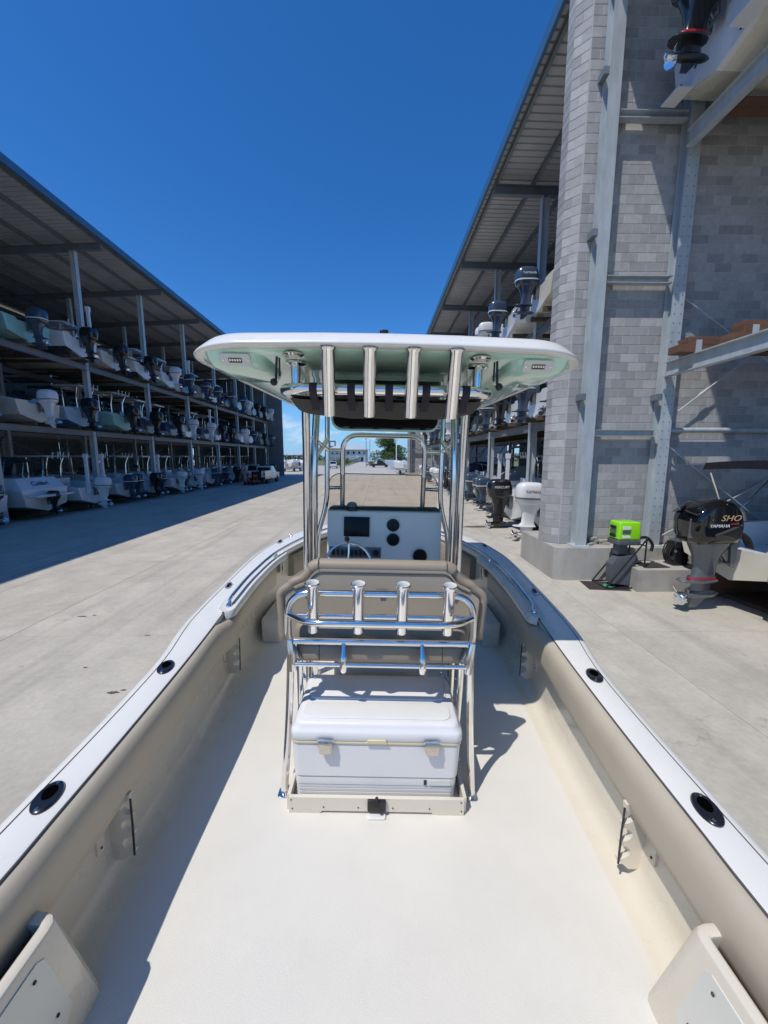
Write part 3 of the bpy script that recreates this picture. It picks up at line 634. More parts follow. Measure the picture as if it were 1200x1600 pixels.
def stored_boat(loc, rz, hull, bottom, motors, top, L, label, group, detail=2, pole=0, B=2.42, tt='white', hs=1.16, tilt=0.0, letters=True, ms=None):
    o = tag(empty('stored_boat', loc, (0, 0, rz)), label, 'boat', group)
    hm = cached(('hull', L, B, hs, hull, bottom), lambda: hull_mesh(L, B, hs, hs + 0.42), [pal(hull), pal(bottom), pal('white')])
    link('hull', hm, o)
    nm = len(motors); zt = hs - 0.34 + (0.06 if ms else 0)
    for i, k in enumerate(motors):
        y = (i - (nm - 1) / 2) * 0.68
        motor(o, KM[k], (-0.03, y, zt + 0.04), 0, ms or (0.95 if nm == 1 else 0.9), tilt, LT[k] if letters and detail > 1 else None, detail)
    cx = L * 0.42
    if top not in ('open', 'cover'):
        link('console', cached(('console',), console_mesh, pal('white')), o, (cx, 0, 0.45)); link('seat', cached(('seat',), seat_mesh, pal('white'), 40), o, (cx, 0, 0.45))
    if detail > 0 and top in ('ttop', 'screen'): link('windscreen', cached(('windscreen',), screen_mesh, M['carglass']), o, (cx, 0, 0.45))
    if top == 'ttop':
        c = link('t_top', cached(('t_top', tt), tt_mesh, pal(tt), 50), o, (cx - 0.1, 0, 2.62)); link('t_top_frame', cached(('t_top_frame',), ttf_mesh, M['alu'], 50), o, (cx - 0.1, 0, 2.62))
        if detail > 1:
            for k in range(4): link('rod_holder', cached(('rod_holder',), rodh_mesh, M['print_white'], 50), c, (-0.98, -0.55 + k * 0.37, 0.05))
    if top == 'tower':
        b_ = ('bimini',); c = link('bimini_top', cached(b_, lambda: MB().rrect(0, 0, 1.6, 1.8, 0, 0.05, 0.2, 0.02), pal('charcoal'), 50), o, (cx, 0, 1.95)); link('bimini_frame', cached(('bimini_frame',), ttf_mesh, M['alu'], 50), o, (cx, 0, 1.97)).scale = (0.8, 1.2, 0.55)
    if top == 'cover':
        def cov(L=L, B=B, hs=hs):
            rs = []
            for i in range(12):
                u = i / 11; hb_ = max(B / 2 * (1 - max(0, (u - 0.45) / 0.55) ** 2.3), 0.05) * 1.02; zs = hs + 0.42 * u ** 1.6 - (0.2 * (1 - u / 0.16) if u < 0.16 else 0); pk = 0.12 + 0.75 * math.exp(-((u - 0.45) / 0.25) ** 2)
                rs.append([(L * u * 0.985 + 0.12, hb_ * t, zs - 0.10 * abs(t) ** 6 + 0.02 + pk * (1 - abs(t) ** 1.6) + 0.02 * math.sin(i * 2.1 + t * 9)) for t in frange(-1, 1, 13)])
            return MB().loft(rs, closed=False)
        link('boat_cover', cached(('boat_cover', L, B, hs, tt), cov, pal(tt), 60), o)
    if pole:
        for s_ in ((-1,) if pole == 1 else (-1, 1)): link('anchor_pole', cached(('anchor_pole',), pole_mesh, pal('white')), o, (-0.12, s_ * 0.62, zt + 0.1))
    if detail > 1 and top in ('open', 'screen'): link('bow_rail', cached(('bow_rail', L), lambda: rail_mesh(L, B, 1.3), M['alu'], 50), o)
    return o
NUM = ['first', 'second', 'third', 'fourth', 'fifth', 'sixth', 'seventh', 'eighth', 'ninth']
LVN = ['ground', 'middle', 'top']
def bunks(parent_b, x0, x1, y, z):
    for d in (-0.55, 0.55):
        bpart(MB().box(x0, x1, y + d - 0.06, y + d + 0.06, z, z + 0.16), 'bunk', M['bunk'], parent_b)
def blabel(hull, motors, top, lv, nth, rack, side):
    mt = {1: '', 2: 'twin '}[min(2, len(motors))] if motors else ''
    mm_ = (mt + {'navy': 'dark blue', 'black': 'black', 'white': 'white', 'grey': 'grey'}[motors[0]] + (' outboards' if len(motors) > 1 else ' outboard')) if motors else 'no outboard'
    return f"{hull} boat, {mm_}, {LVN[lv]} tier, {nth} bay {rack}, {side}"
# ---- shaded rack: (bay, slot) -> spec; bay 0 = first full bay past the post at y=17.2
SP = {  # (level, bay, slot): hull, bottom, motors, top, pole
 (2, 0, 0): ('mint', 'mint', ['navy'], 'ttop', 0), (2, 0, 1): ('white', 'charcoal', ['black'], 'screen', 1),
 (2, 1, 0): ('cream', 'cream', ['black'], 'ttop', 0), (2, 1, 1): ('white', 'charcoal', ['black'], 'cover', 0),
 (2, 2, 0): ('white', 'mint', ['white'], 'ttop', 0), (2, 2, 1): ('navy', 'white', ['navy'], 'ttop', 1),
 (2, 3, 0): ('grey', 'white', ['navy', 'navy'], 'ttop', 0), (2, 3, 1): ('white', 'sand', ['navy'], 'ttop', 0),
 (1, 0, 0): ('cream', 'cream', ['white'], 'open', 0), (1, 0, 1): ('sky', 'blue', ['black'], 'screen', 0),
 (1, 1, 0): ('mint', 'mint', ['black'], 'ttop', 0), (1, 1, 1): ('charcoal', 'white', ['black'], 'ttop', 0),
 (1, 2, 0): ('navy', 'white', ['black'], 'ttop', 0), (1, 2, 1): ('white', 'white', ['white'], 'ttop', 0),
 (1, 3, 0): ('navy', 'white', ['white'], 'open', 1), (1, 3, 1): ('sky', 'white', ['black'], 'ttop', 0),
 (0, 0, 1): ('white', 'cream', ['white'], 'ttop', 2), (0, 1, 0): ('white', 'grey', ['navy', 'navy'], 'ttop', 0),
 (0, 1, 1): ('sky', 'white', ['navy', 'black'], 'ttop', 1), (0, 2, 0): ('white', 'grey', ['grey', 'white'], 'ttop', 0),
 (0, 2, 1): ('sky', 'white', ['white'], 'ttop', 0), (0, 3, 0): ('white', 'white', ['navy'], 'ttop', 0),
}
rnd = random.Random(11)
CH = ['white', 'white', 'white', 'cream', 'navy', 'sky', 'grey', 'mint', 'charcoal', 'green']
for lv in range(3):
    for bay in range(-1, 7):
        y0 = ([11.2] + PY)[bay + 1]; y1 = ([11.2] + PY)[bay + 2]
        for slot in range(2):
            sp = SP.get((lv, bay, slot)) or (rnd.choice(CH), rnd.choice(['white', 'cream', 'blue', 'charcoal']), [rnd.choice(['navy', 'black', 'white', 'navy'])] * rnd.choice([1, 1, 2]), rnd.choice(['ttop', 'ttop', 'screen', 'cover', 'tower']), 0)
            y = y0 + (2.05 if slot == 0 else 4.72); z = LEVL[lv] + (0.16 if lv else 0.36)
            jx = rnd.uniform(-0.35, 0.25)
            bunks(bl, -26.5, -16.0, y, LEVL[lv] + 0.001 if lv else 0.20)
            if lv == 0:
                for xx in (-17.2, -20.5, -24): bpart(MB().box(xx, xx + 0.3, y - 0.9, y + 0.9, 0.0, 0.199), 'sleeper', M['bunk'], bl)
            if (lv, bay, slot) == (0, 0, 0): continue
            stored_boat((-16.0 + jx, y, z), math.pi + rnd.uniform(-0.02, 0.02), sp[0], sp[1], sp[2], sp[3], rnd.choice([6.6, 7.2, 7.8]),
                        blabel(sp[0], sp[2], sp[3], lv, NUM[6 - bay], 'from metal end wall', 'wall half' if slot else 'outer half'),
                        'boats stored in the shaded rack', 2 if bay < 2 else (1 if bay < 4 else 0), sp[4], tt=rnd.choice(['blue', 'navy', 'grey']) if sp[3] == 'cover' else 'white', tilt=rnd.uniform(-0.06, 0.05), letters=False)
# ---- cruiser with lettering on its transom, ground tier
cr = tag(empty('stored_boat', (-16.2, 19.0, 0.36), (0, 0, math.pi)), 'white cabin cruiser with name lettered on its sloping transom, ground tier of shaded rack', 'boat', 'boats stored in the shaded rack')
link('hull', hull_mesh(8.2, 2.6, 1.15, 1.7, False).mesh('hull', [pal('white'), pal('cream'), pal('white')]), cr)
b = MB(); b.loft([[(0.0, -1.26, 1.05), (0.0, 1.26, 1.05), (3.6, 1.26, 1.2), (3.6, -1.26, 1.2)], [(0.45, -1.1, 1.62), (0.45, 1.1, 1.62), (3.6, 1.15, 1.75), (3.6, -1.15, 1.75)]], sm=False); b.build('transom_deck', pal('white'), cr)
b = MB(); b.rrect(-0.25, 0, 0.62, 2.2, 0.72, 0.84, 0.12, 0.03); b.build('swim_platform', pal('white'), cr)
b = MB(); b.loft([[(2.6, -1.1, 1.7), (2.6, 1.1, 1.7), (4.6, 0.9, 1.75), (4.6, -0.9, 1.75)], [(2.2, -0.95, 2.45), (2.2, 0.95, 2.45), (3.2, 0.8, 2.45), (3.2, -0.8, 2.45)]], sm=False); b.build('windscreen', M['carglass'], cr)
b = MB(); b.loft([[(0.7, y, 2.35 - 0.12 * y * y) for y in frange(-1.05, 1.05, 7)], [(1.6, y, 2.62 - 0.12 * y * y) for y in frange(-1.05, 1.05, 7)], [(3.2, y, 2.6 - 0.12 * y * y) for y in frange(-1.05, 1.05, 7)]], closed=False); b.build('canvas_top', pal('charcoal'), cr)
b = MB()
for s_ in (-1, 1):
    for x in (1.0, 2.0): b.cyl((x, s_ * 1.05, 1.65), (x - 0.15, s_ * 1.05, 2.4), 0.018, 6)
b.build('canvas_frame', M['alu'], cr)
b = MB(); b.loft([[(3.2, -1.2, 1.55), (3.2, 1.2, 1.55), (7.4, 0.25, 1.7), (7.4, -0.25, 1.7)], [(3.8, -0.9, 1.95), (3.8, 0.9, 1.95), (6.6, 0.2, 1.85), (6.6, -0.2, 1.85)]], sm=False); b.build('cabin_top', pal('white'), cr)
for s_ in (-1, 1):
    b = MB(); b.loft([[(3.9, s_ * 1.275, 1.18), (5.0, s_ * 1.26, 1.22), (5.0, s_ * 1.26, 1.36), (4.05, s_ * 1.275, 1.36)], [(3.9, s_ * 1.29, 1.18), (5.0, s_ * 1.275, 1.22), (5.0, s_ * 1.275, 1.36), (4.05, s_ * 1.29, 1.36)]], sm=False); b.build('side_window', M['carglass'], cr)
motor(cr, KM['black'], (-0.05, 0, 0.55), 0, 0.62, 0, None, 1, 'stern_drive')
sl = math.atan2(0.57, 0.45)
text('Colibri', M['print_dark'], cr, (0.20, 0.1, 1.345), (sl, 0, R(-90)), 0.34, 0.004, shear=0.25)
# ---- lit rack
SPR = {(0, 0, 0): ('white', 'white', ['white'], 'screen', 0), (0, 0, 1): ('white', 'grey', ['black'], 'open', 0), (0, 1, 0): ('charcoal', 'white', ['navy'], 'open', 2), (0, 1, 1): ('white', 'white', ['navy', 'navy'], 'ttop', 0),
       (1, 0, 0): ('white', 'cream', ['navy'], 'ttop', 0), (1, 0, 1): ('white', 'white', ['navy'], 'ttop', 0), (1, 1, 0): ('white', 'cream', ['black'], 'ttop', 0),
       (2, 0, 0): ('white', 'white', ['navy'], 'ttop', 0), (2, 0, 1): ('cream', 'cream', ['navy'], 'open', 0), (2, 1, 0): ('white', 'white', ['navy'], 'ttop', 0)}
for lv in range(3):
    for bay in range(0, 7):
        for slot in range(2):
            sp = SPR.get((lv, bay, slot)) or (rnd.choice(CH), rnd.choice(['white', 'cream', 'blue', 'charcoal']), [rnd.choice(['navy', 'black', 'white', 'white'])] * rnd.choice([1, 1, 2]), rnd.choice(['ttop', 'cover', 'screen', 'tower']), 0)
            y = PR[bay] + ((1.62 if slot == 0 else 4.5) if (lv, bay) != (0, 0) else (2.65, 5.1)[slot]); z = LEVR[lv] + (0.16 if lv else 0.36); jx = rnd.uniform(-0.25, 0.3)
            bunks(br, 6.0, 16.5, y, LEVR[lv] + 0.001 if lv else 0.20)
            if lv == 0:
                for xx in (7.0, 10.5, 14): bpart(MB().box(xx, xx + 0.3, y - 0.9, y + 0.9, 0.0, 0.199), 'sleeper', M['bunk'], br)
            if (lv, bay) == (0, 0): jx = (-0.25, -0.55)[slot]
            stored_boat((6.15 + jx, y, z), rnd.uniform(-0.02, 0.02), sp[0], sp[1], sp[2], sp[3], rnd.choice([6.6, 7.2, 7.8]),
                        blabel(sp[0], sp[2], sp[3], lv, NUM[bay], 'behind tall block wall', 'far half' if slot else 'wall half'), 'boats stored in the rack behind the block wall',
                        2 if bay < 2 else (1 if bay < 4 else 0), sp[4], tt=rnd.choice(['blue', 'navy', 'grey']) if sp[3] == 'cover' else 'white', tilt=rnd.uniform(-0.06, 0.05), letters=(bay == 0), ms=1.14 if (lv, bay) == (0, 0) else None)

# ---- near bay: skiff with the big black outboard, and the boat on the top tier
sk = tag(empty('skiff', (6.88, 7.15, 0.60), (0, 0, R(4))), 'cream bay boat on timber blocks with big glossy black outboard, beside the plinth', 'boat')
hull_mesh(7.0, 2.4, 0.92, 1.3).build('hull', [pal('cream'), pal('cream'), pal('white')], sk)
for d in (-0.7, 0.75): MB().rrect(0.95, d, 1.5, 0.2, -0.60, 0.14, 0.02).build('support_block', M['timber'], sk)
MB().box(0.6, 3.0, -1.15, 1.15, -0.599, -0.52).build('skid', M['bunk'], sk)
b = MB(); b.rrect(2.6, 0, 1.0, 1.9, 0.45, 1.1, 0.1, 0.04); b.build('seat_box', pal('grey'), sk, angle=40)
mo = motor(sk, (M['black_gloss'], M['gun_grey'], None), (-0.08, 0, 0.74), 0, 1.08, 0.0, None, 2)
cw = [c_ for c_ in mo.children if c_.name.startswith('cowling')][0]
PF = [Vector(p) for p in ((-0.86, 0.06), (-0.93, 0.20), (-0.95, 0.46), (-0.90, 0.62), (-0.72, 0.76), (-0.48, 0.82), (-0.24, 0.77), (-0.08, 0.60), (-0.01, 0.36), (-0.03, 0.12), (-0.12, 0.03), (-0.80, 0.02))]
pfs = []
for i in range(len(PF)):
    a_, b_ = PF[i], PF[(i + 1) % len(PF)]; pfs += [a_ * 0.85 + b_ * 0.15, a_ * 0.5 + b_ * 0.5, a_ * 0.15 + b_ * 0.85]
cb = MB(); cen = Vector((-0.47, 0.40))
cb.loft([[(cen.x + (p.x - cen.x) * k, y, cen.y + (p.y - cen.y) * k) for p in pfs] for y, k in ((-0.305, 0.74), (-0.298, 0.80), (-0.285, 0.84), (-0.25, 0.92), (-0.18, 0.98), (0, 1.0), (0.18, 0.98), (0.25, 0.92), (0.285, 0.84), (0.298, 0.80), (0.305, 0.74))])
cw.data = cb.mesh('cowling', M['black_gloss'], 40)
for s_ in (-1, 1):
    wb = MB(); wb.loft([[(-0.97, s_ * 0.04, 0.60), (-0.62, s_ * 0.20, 0.745), (-0.60, s_ * 0.20, 0.765), (-0.98, s_ * 0.04, 0.625)], [(-0.93, s_ * 0.24, 0.545), (-0.62, s_ * 0.275, 0.635), (-0.60, s_ * 0.27, 0.655), (-0.94, s_ * 0.24, 0.57)]], sm=False); wb.build('cowl_wing', M['black_gloss'], mo)
    pb = MB(); pb.loft([[(-0.935, s_ * 0.12, 0.14), (-0.80, s_ * 0.292, 0.16), (-0.80, s_ * 0.298, 0.40), (-0.955, s_ * 0.14, 0.48)], [(-0.91, s_ * 0.12, 0.14), (-0.78, s_ * 0.27, 0.16), (-0.78, s_ * 0.27, 0.40), (-0.93, s_ * 0.14, 0.48)]], sm=False); pb.build('rear_trim', M['gun_grey'], mo)
b = MB()
for s_ in (-1, 1):
    pts = [(-0.80, 0.30), (-0.62, 0.50), (-0.48, 0.545), (-0.20, 0.50)]
    b.tube([(x, s_ * (0.294 - 0.05 * max(0, z - 0.46) / 0.1), z) for x, z in fillet_2d(pts)] if False else [(-0.70, s_ * 0.3, 0.47), (-0.60, s_ * 0.299, 0.575), (-0.5, s_ * 0.296, 0.61), (-0.36, s_ * 0.296, 0.60), (-0.20, s_ * 0.296, 0.53)], 0.006, 6)
b.build('accent_line', M['gold'], mo)
for s_, rz in ((-1, 0), (1, 180)):
    text('SHO', M['gold'], mo, (-0.37, s_ * 0.306, 0.50), (R(90), 0, R(rz)), 0.14, 0.002, shear=0.3, sx=1.3)
    text('YAMAHA', M['print_white'], mo, (-0.56, s_ * 0.306, 0.37), (R(90), 0, R(rz)), 0.075, 0.002, shear=0.25, sx=1.2)
    MB().prism([(-0.36, 0.395), (-0.24, 0.395), (-0.22, 0.42), (-0.34, 0.42)], 'y', s_ * 0.300, s_ * 0.308).build('red_flash', M['redstripe'], mo)
b = MB(); b.loft([sup(-0.47, 0.262, 0.093, -0.60, 24, 2.6), sup(-0.47, 0.266, 0.096, -0.635, 24, 2.6)], cap=False); b.build('red_band', M['redstripe'], mo)
b = MB()
for k in range(5):
    a = R(k * 9); pts = [(-0.02 - 0.01 * k, -0.12 + 0.05 * k, 0.1), (0.1, -0.1 + 0.05 * k, 0.22 + 0.02 * k), (0.3, -0.08 + 0.04 * k, 0.1), (0.42, -0.05 + 0.03 * k, -0.1)]
    b.tube(fillet(pts, 0.1), 0.014, 6)
b.build('rigging_hose', M['rubber'], mo)
b = MB(); b.rrect(0, 0, 0.10, 0.16, 0, 0.28, 0.02, 0.01); b.build('trim_tab', M['gun_grey'], sk, (-0.07, -0.85, 0.2))
b = MB(); b.tube(fillet([(0.9, -1.02, 0.95), (0.4, -1.05, 2.05)], 0.1), 0.018, 8); b.tube([(0.9, -1.02, 0.95), (2.0, -1.05, 2.1)], 0.018, 8); b.tube([(0.9, 1.02, 0.95), (0.4, 1.05, 2.05)], 0.018, 8); b.tube([(0.9, 1.02, 0.95), (2.0, 1.05, 2.1)], 0.018, 8); b.build('bimini_bow', M['alu'], sk)
b = MB(); b.loft([[(0.3, y, 2.08 + 0.08 * math.cos(y)) for y in frange(-1.15, 1.15, 9)], [(0.35, y, 2.22 + 0.1 * math.cos(y)) for y in frange(-1.15, 1.15, 9)], [(2.2, y, 2.25 + 0.1 * math.cos(y)) for y in frange(-1.15, 1.15, 9)], [(2.2, y, 2.1 + 0.08 * math.cos(y)) for y in frange(-1.15, 1.15, 9)]], closed=False); b.build('bimini_canvas', M['black'], sk)

tb = tag(empty('stored_boat', (6.2, 8.0, 9.98), (0, 0, R(2))), 'white boat with black outboard on the top arm of the near rack', 'boat')
hull_mesh(7.4, 2.15, 1.2, 1.6).build('hull', [pal('white'), pal('cream'), pal('white')], tb)
mo = motor(tb, KM['black'], (-0.05, 0, 1.08), 0, 0.98, 0.0, None, 2)
b = MB(); b.loft([sup(-0.47, 0.262, 0.093, -0.55, 24, 2.6), sup(-0.47, 0.266, 0.096, -0.62, 24, 2.6)], cap=False); b.build('red_band', M['redstripe'], mo)
for s_ in (-1, 1): MB().box(-0.30, 0.0, s_ * 0.75 - 0.22, s_ * 0.75 + 0.22, 0.16, 0.185).build('trim_tab', pal('white'), tb)
for y, z in ((-0.95, 0.5), (-0.7, 0.42), (0.5, 0.5), (0.85, 0.45), (-0.45, 0.25)): MB().lathe([(0.03, 0), (0.035, 0.006), (0.02, 0.012)], (0, 0, 0), (-1, 0, 0), 10).build('through_hull', M['black'], tb, (-0.001, y, z))
for d in (-0.6, 0.6): tag(MB().box(6.75, 14, 8.0 + d - 0.12, 8.0 + d + 0.12, 9.801, 9.98).build('timber_bunk', M['timber']), 'brown timber bunk under the white boat on the top rack arm, ' + ('yard side' if d < 0 else 'block wall side'), 'timber beam', 'timber bunks on the top rack arm')

# ---- small green outboard on its stand, mats, crates by the wall
gs = tag(empty('portable_outboard', (5.68, 8.62, 0)), 'lime green small outboard motor on a black folding stand by the plinth', 'outboard motor')
def loc(mb, name, m, dx=0, dy=0, dz=0, ang=35): return mb.build(name, m, gs, (dx, dy, dz), angle=ang)
loc(MB().rrect(0.02, 0, 0.52, 0.42, 1.12, 1.53, 0.05, 0.035, taper=0.02), 'cowling', M['lime'], ang=45)
loc(MB().rrect(0.02, 0, 0.54, 0.44, 1.0, 1.115, 0.05, 0.02), 'lower_cowl', M['tank'], ang=45)
for k, (z, h) in enumerate(((1.40, 0.07), (1.30, 0.06), (1.20, 0.06))):
    loc(MB().box(-0.262, -0.244, -0.1, 0.1, z - h / 2, z + h / 2), 'decal', M['black'] if k != 1 else M['gun_grey']); loc(MB().box(-0.16, 0.02, -0.222, -0.206, z - h / 2, z + h / 2), 'decal', M['print_white'] if k != 1 else M['gun_grey'])
loc(MB().rrect(-0.05, 0, 0.26, 0.2, 0.75, 1.0, 0.05, 0.03), 'midsection', M['tank'], ang=45)
loc(MB().loft([[(-0.30, -0.2, 0.10), (0.1, -0.2, 0.06), (0.1, 0.05, 0.06), (-0.30, 0.05, 0.10)], [(-0.32, -0.2, 0.55), (0.2, -0.2, 0.62), (0.2, 0.05, 0.62), (-0.32, 0.05, 0.55)], [(-0.22, -0.18, 0.70), (0.2, -0.18, 0.76), (0.2, 0.03, 0.76), (-0.22, 0.03, 0.70)]], sm=False), 'fuel_tank', M['tank'])
for y in (-0.28, 0.28):
    loc(MB().tube([(-0.48, y, 0.02), (0.36, y, 1.15)], 0.018, 8), 'stand_leg', M['black']); loc(MB().tube([(0.36, y, 0.02), (0.36, y, 1.2)], 0.018, 8), 'stand_leg', M['black']); loc(MB().tube([(-0.48, y, 0.02), (0.36, y, 0.02)], 0.018, 8), 'stand_foot', M['black'])
for z, x in ((1.0, 0.36), (0.3, 0.36), (0.02, -0.48)): loc(MB().cyl((x, -0.28, z), (x, 0.28, z), 0.016, 8), 'crossbar', M['black'])
loc(MB().tube(fillet([(0.3, 0.1, 1.05), (0.62, 0.1, 1.15), (0.78, 0.08, 0.95), (0.72, 0.05, 0.8)], 0.15), 0.035, 10), 'tiller', M['black'])
def flatmat(name, x0, x1, y0, y1, z, lb, rot=0, logo=None):
    o = tag(empty(name, ((x0 + x1) / 2, (y0 + y1) / 2, z), (0, 0, rot)), lb, 'mat')
    w, d = (x1 - x0) / 2, (y1 - y0) / 2; MB().rrect(0, 0, 2 * w, 2 * d, 0.002, 0.012, 0.01).build('mat_sheet', M['mat_black'], o)
    if logo: MB().lathe([(0.07, 0.0125), (0.13, 0.0125), (0.13, 0.015), (0.07, 0.015), (0.07, 0.0125)], (0.1, 0, 0), (0, 0, 1), 20, cap=False).build('print', logo, o)
    return o
flatmat('floor_mat', 4.85, 5.75, 8.25, 8.85, 0, 'black floor mat with green emblem on the concrete by the green outboard', R(-8), M['green_logo'])
flatmat('floor_mat', 6.05, 6.62, 8.3, 8.72, 0.5, 'small black mat lying on the low concrete plinth', R(3))
ph = tag(empty('powerhead', (6.98, 8.62, 0.5)), 'bare black engine powerhead standing on the low concrete plinth', 'engine')
rr = random.Random(3)
b = MB(); b.rrect(0, 0, 0.36, 0.30, 0.0, 0.55, 0.05, 0.02); b.build('engine_block', M['black'], ph)
for k in range(9):
    a = rr.uniform(0, 6.28); b = MB(); b.cyl((0.16 * math.cos(a), 0.13 * math.sin(a), 0.06 + k * 0.055), (0.24 * math.cos(a), 0.2 * math.sin(a), 0.07 + k * 0.055), rr.uniform(0.025, 0.05), 10); b.build('engine_fitting', M[rr.choice(['black', 'gun_grey', 'steel', 'rubber'])], ph)
for k in range(5): MB().tube(fillet([(-0.19, -0.12 + 0.06 * k, 0.5), (-0.27, -0.1 + 0.05 * k, 0.3), (-0.2, -0.1 + 0.05 * k, 0.08)], 0.08), 0.014, 6).build('engine_hose', M['rubber'], ph)
MB().lathe([(0.16, 0.55), (0.17, 0.57), (0.16, 0.61), (0.05, 0.62)], (0, 0, 0), (0, 0, 1), 18).build('flywheel', M['gun_grey'], ph)
MB().beam((-0.1, 0, 0.66), (0.18, 0.05, 0.63), 0.06, 0.04).build('bracket', M['steel'], ph)
for k, (x, y, z, a) in enumerate(((5.42, 9.45, 0.80, 8), (5.45, 9.46, 0.862, -5), (5.41, 9.44, 0.924, 14), (5.72, 9.42, 0.80, -12), (5.70, 9.43, 0.862, 5), (5.25, 9.3, 0.80, 30))):
    p = MB(); p.rrect(0, 0, 0.24, 0.16, 0, 0.058, 0.012, 0.005)
    tag(p.build('paving_brick', M['footing'], None, (x, y, z + 0.001), (0, 0, R(a))), 'loose tan paving brick in the pile on the wall footing', 'brick', 'loose bricks on the footing')
# oil stains on the slab in front of the outboards
for (x, y, sx, sy, k) in ((4.75, 16.2, 1.5, 0.30, 0), (5.3, 13.9, 0.7, 0.22, 1), (-3.4, 4.6, 0.09, 0.035, 2), (-3.3, 4.65, 0.05, 0.02, 12), (-4.6, 3.4, 0.05, 0.04, 3), (-2.9, 6.4, 0.12, 0.03, 4), (-5.6, 7.0, 0.12, 0.03, 5), (-5.4, 7.05, 0.05, 0.02, 13), (-4.2, 5.2, 0.04, 0.02, 14), (-2.4, 4.0, 0.05, 0.02, 15), (2.2, 3.4, 0.06, 0.12, 6), (2.0, 2.8, 0.05, 0.1, 7), (-3.9, 6.2, 0.07, 0.02, 8), (-2.2, 5.3, 0.06, 0.03, 9)):
    q = random.Random(k); n = 36
    b = MB(); b.add([(x + sx * math.cos(2 * math.pi * i / n) * q.uniform(0.45, 1), y + sy * math.sin(2 * math.pi * i / n) * q.uniform(0.45, 1), 0.004) for i in range(n)], [tuple(range(n))])
    o = b.build('oil_stain', M['oil'], yard)

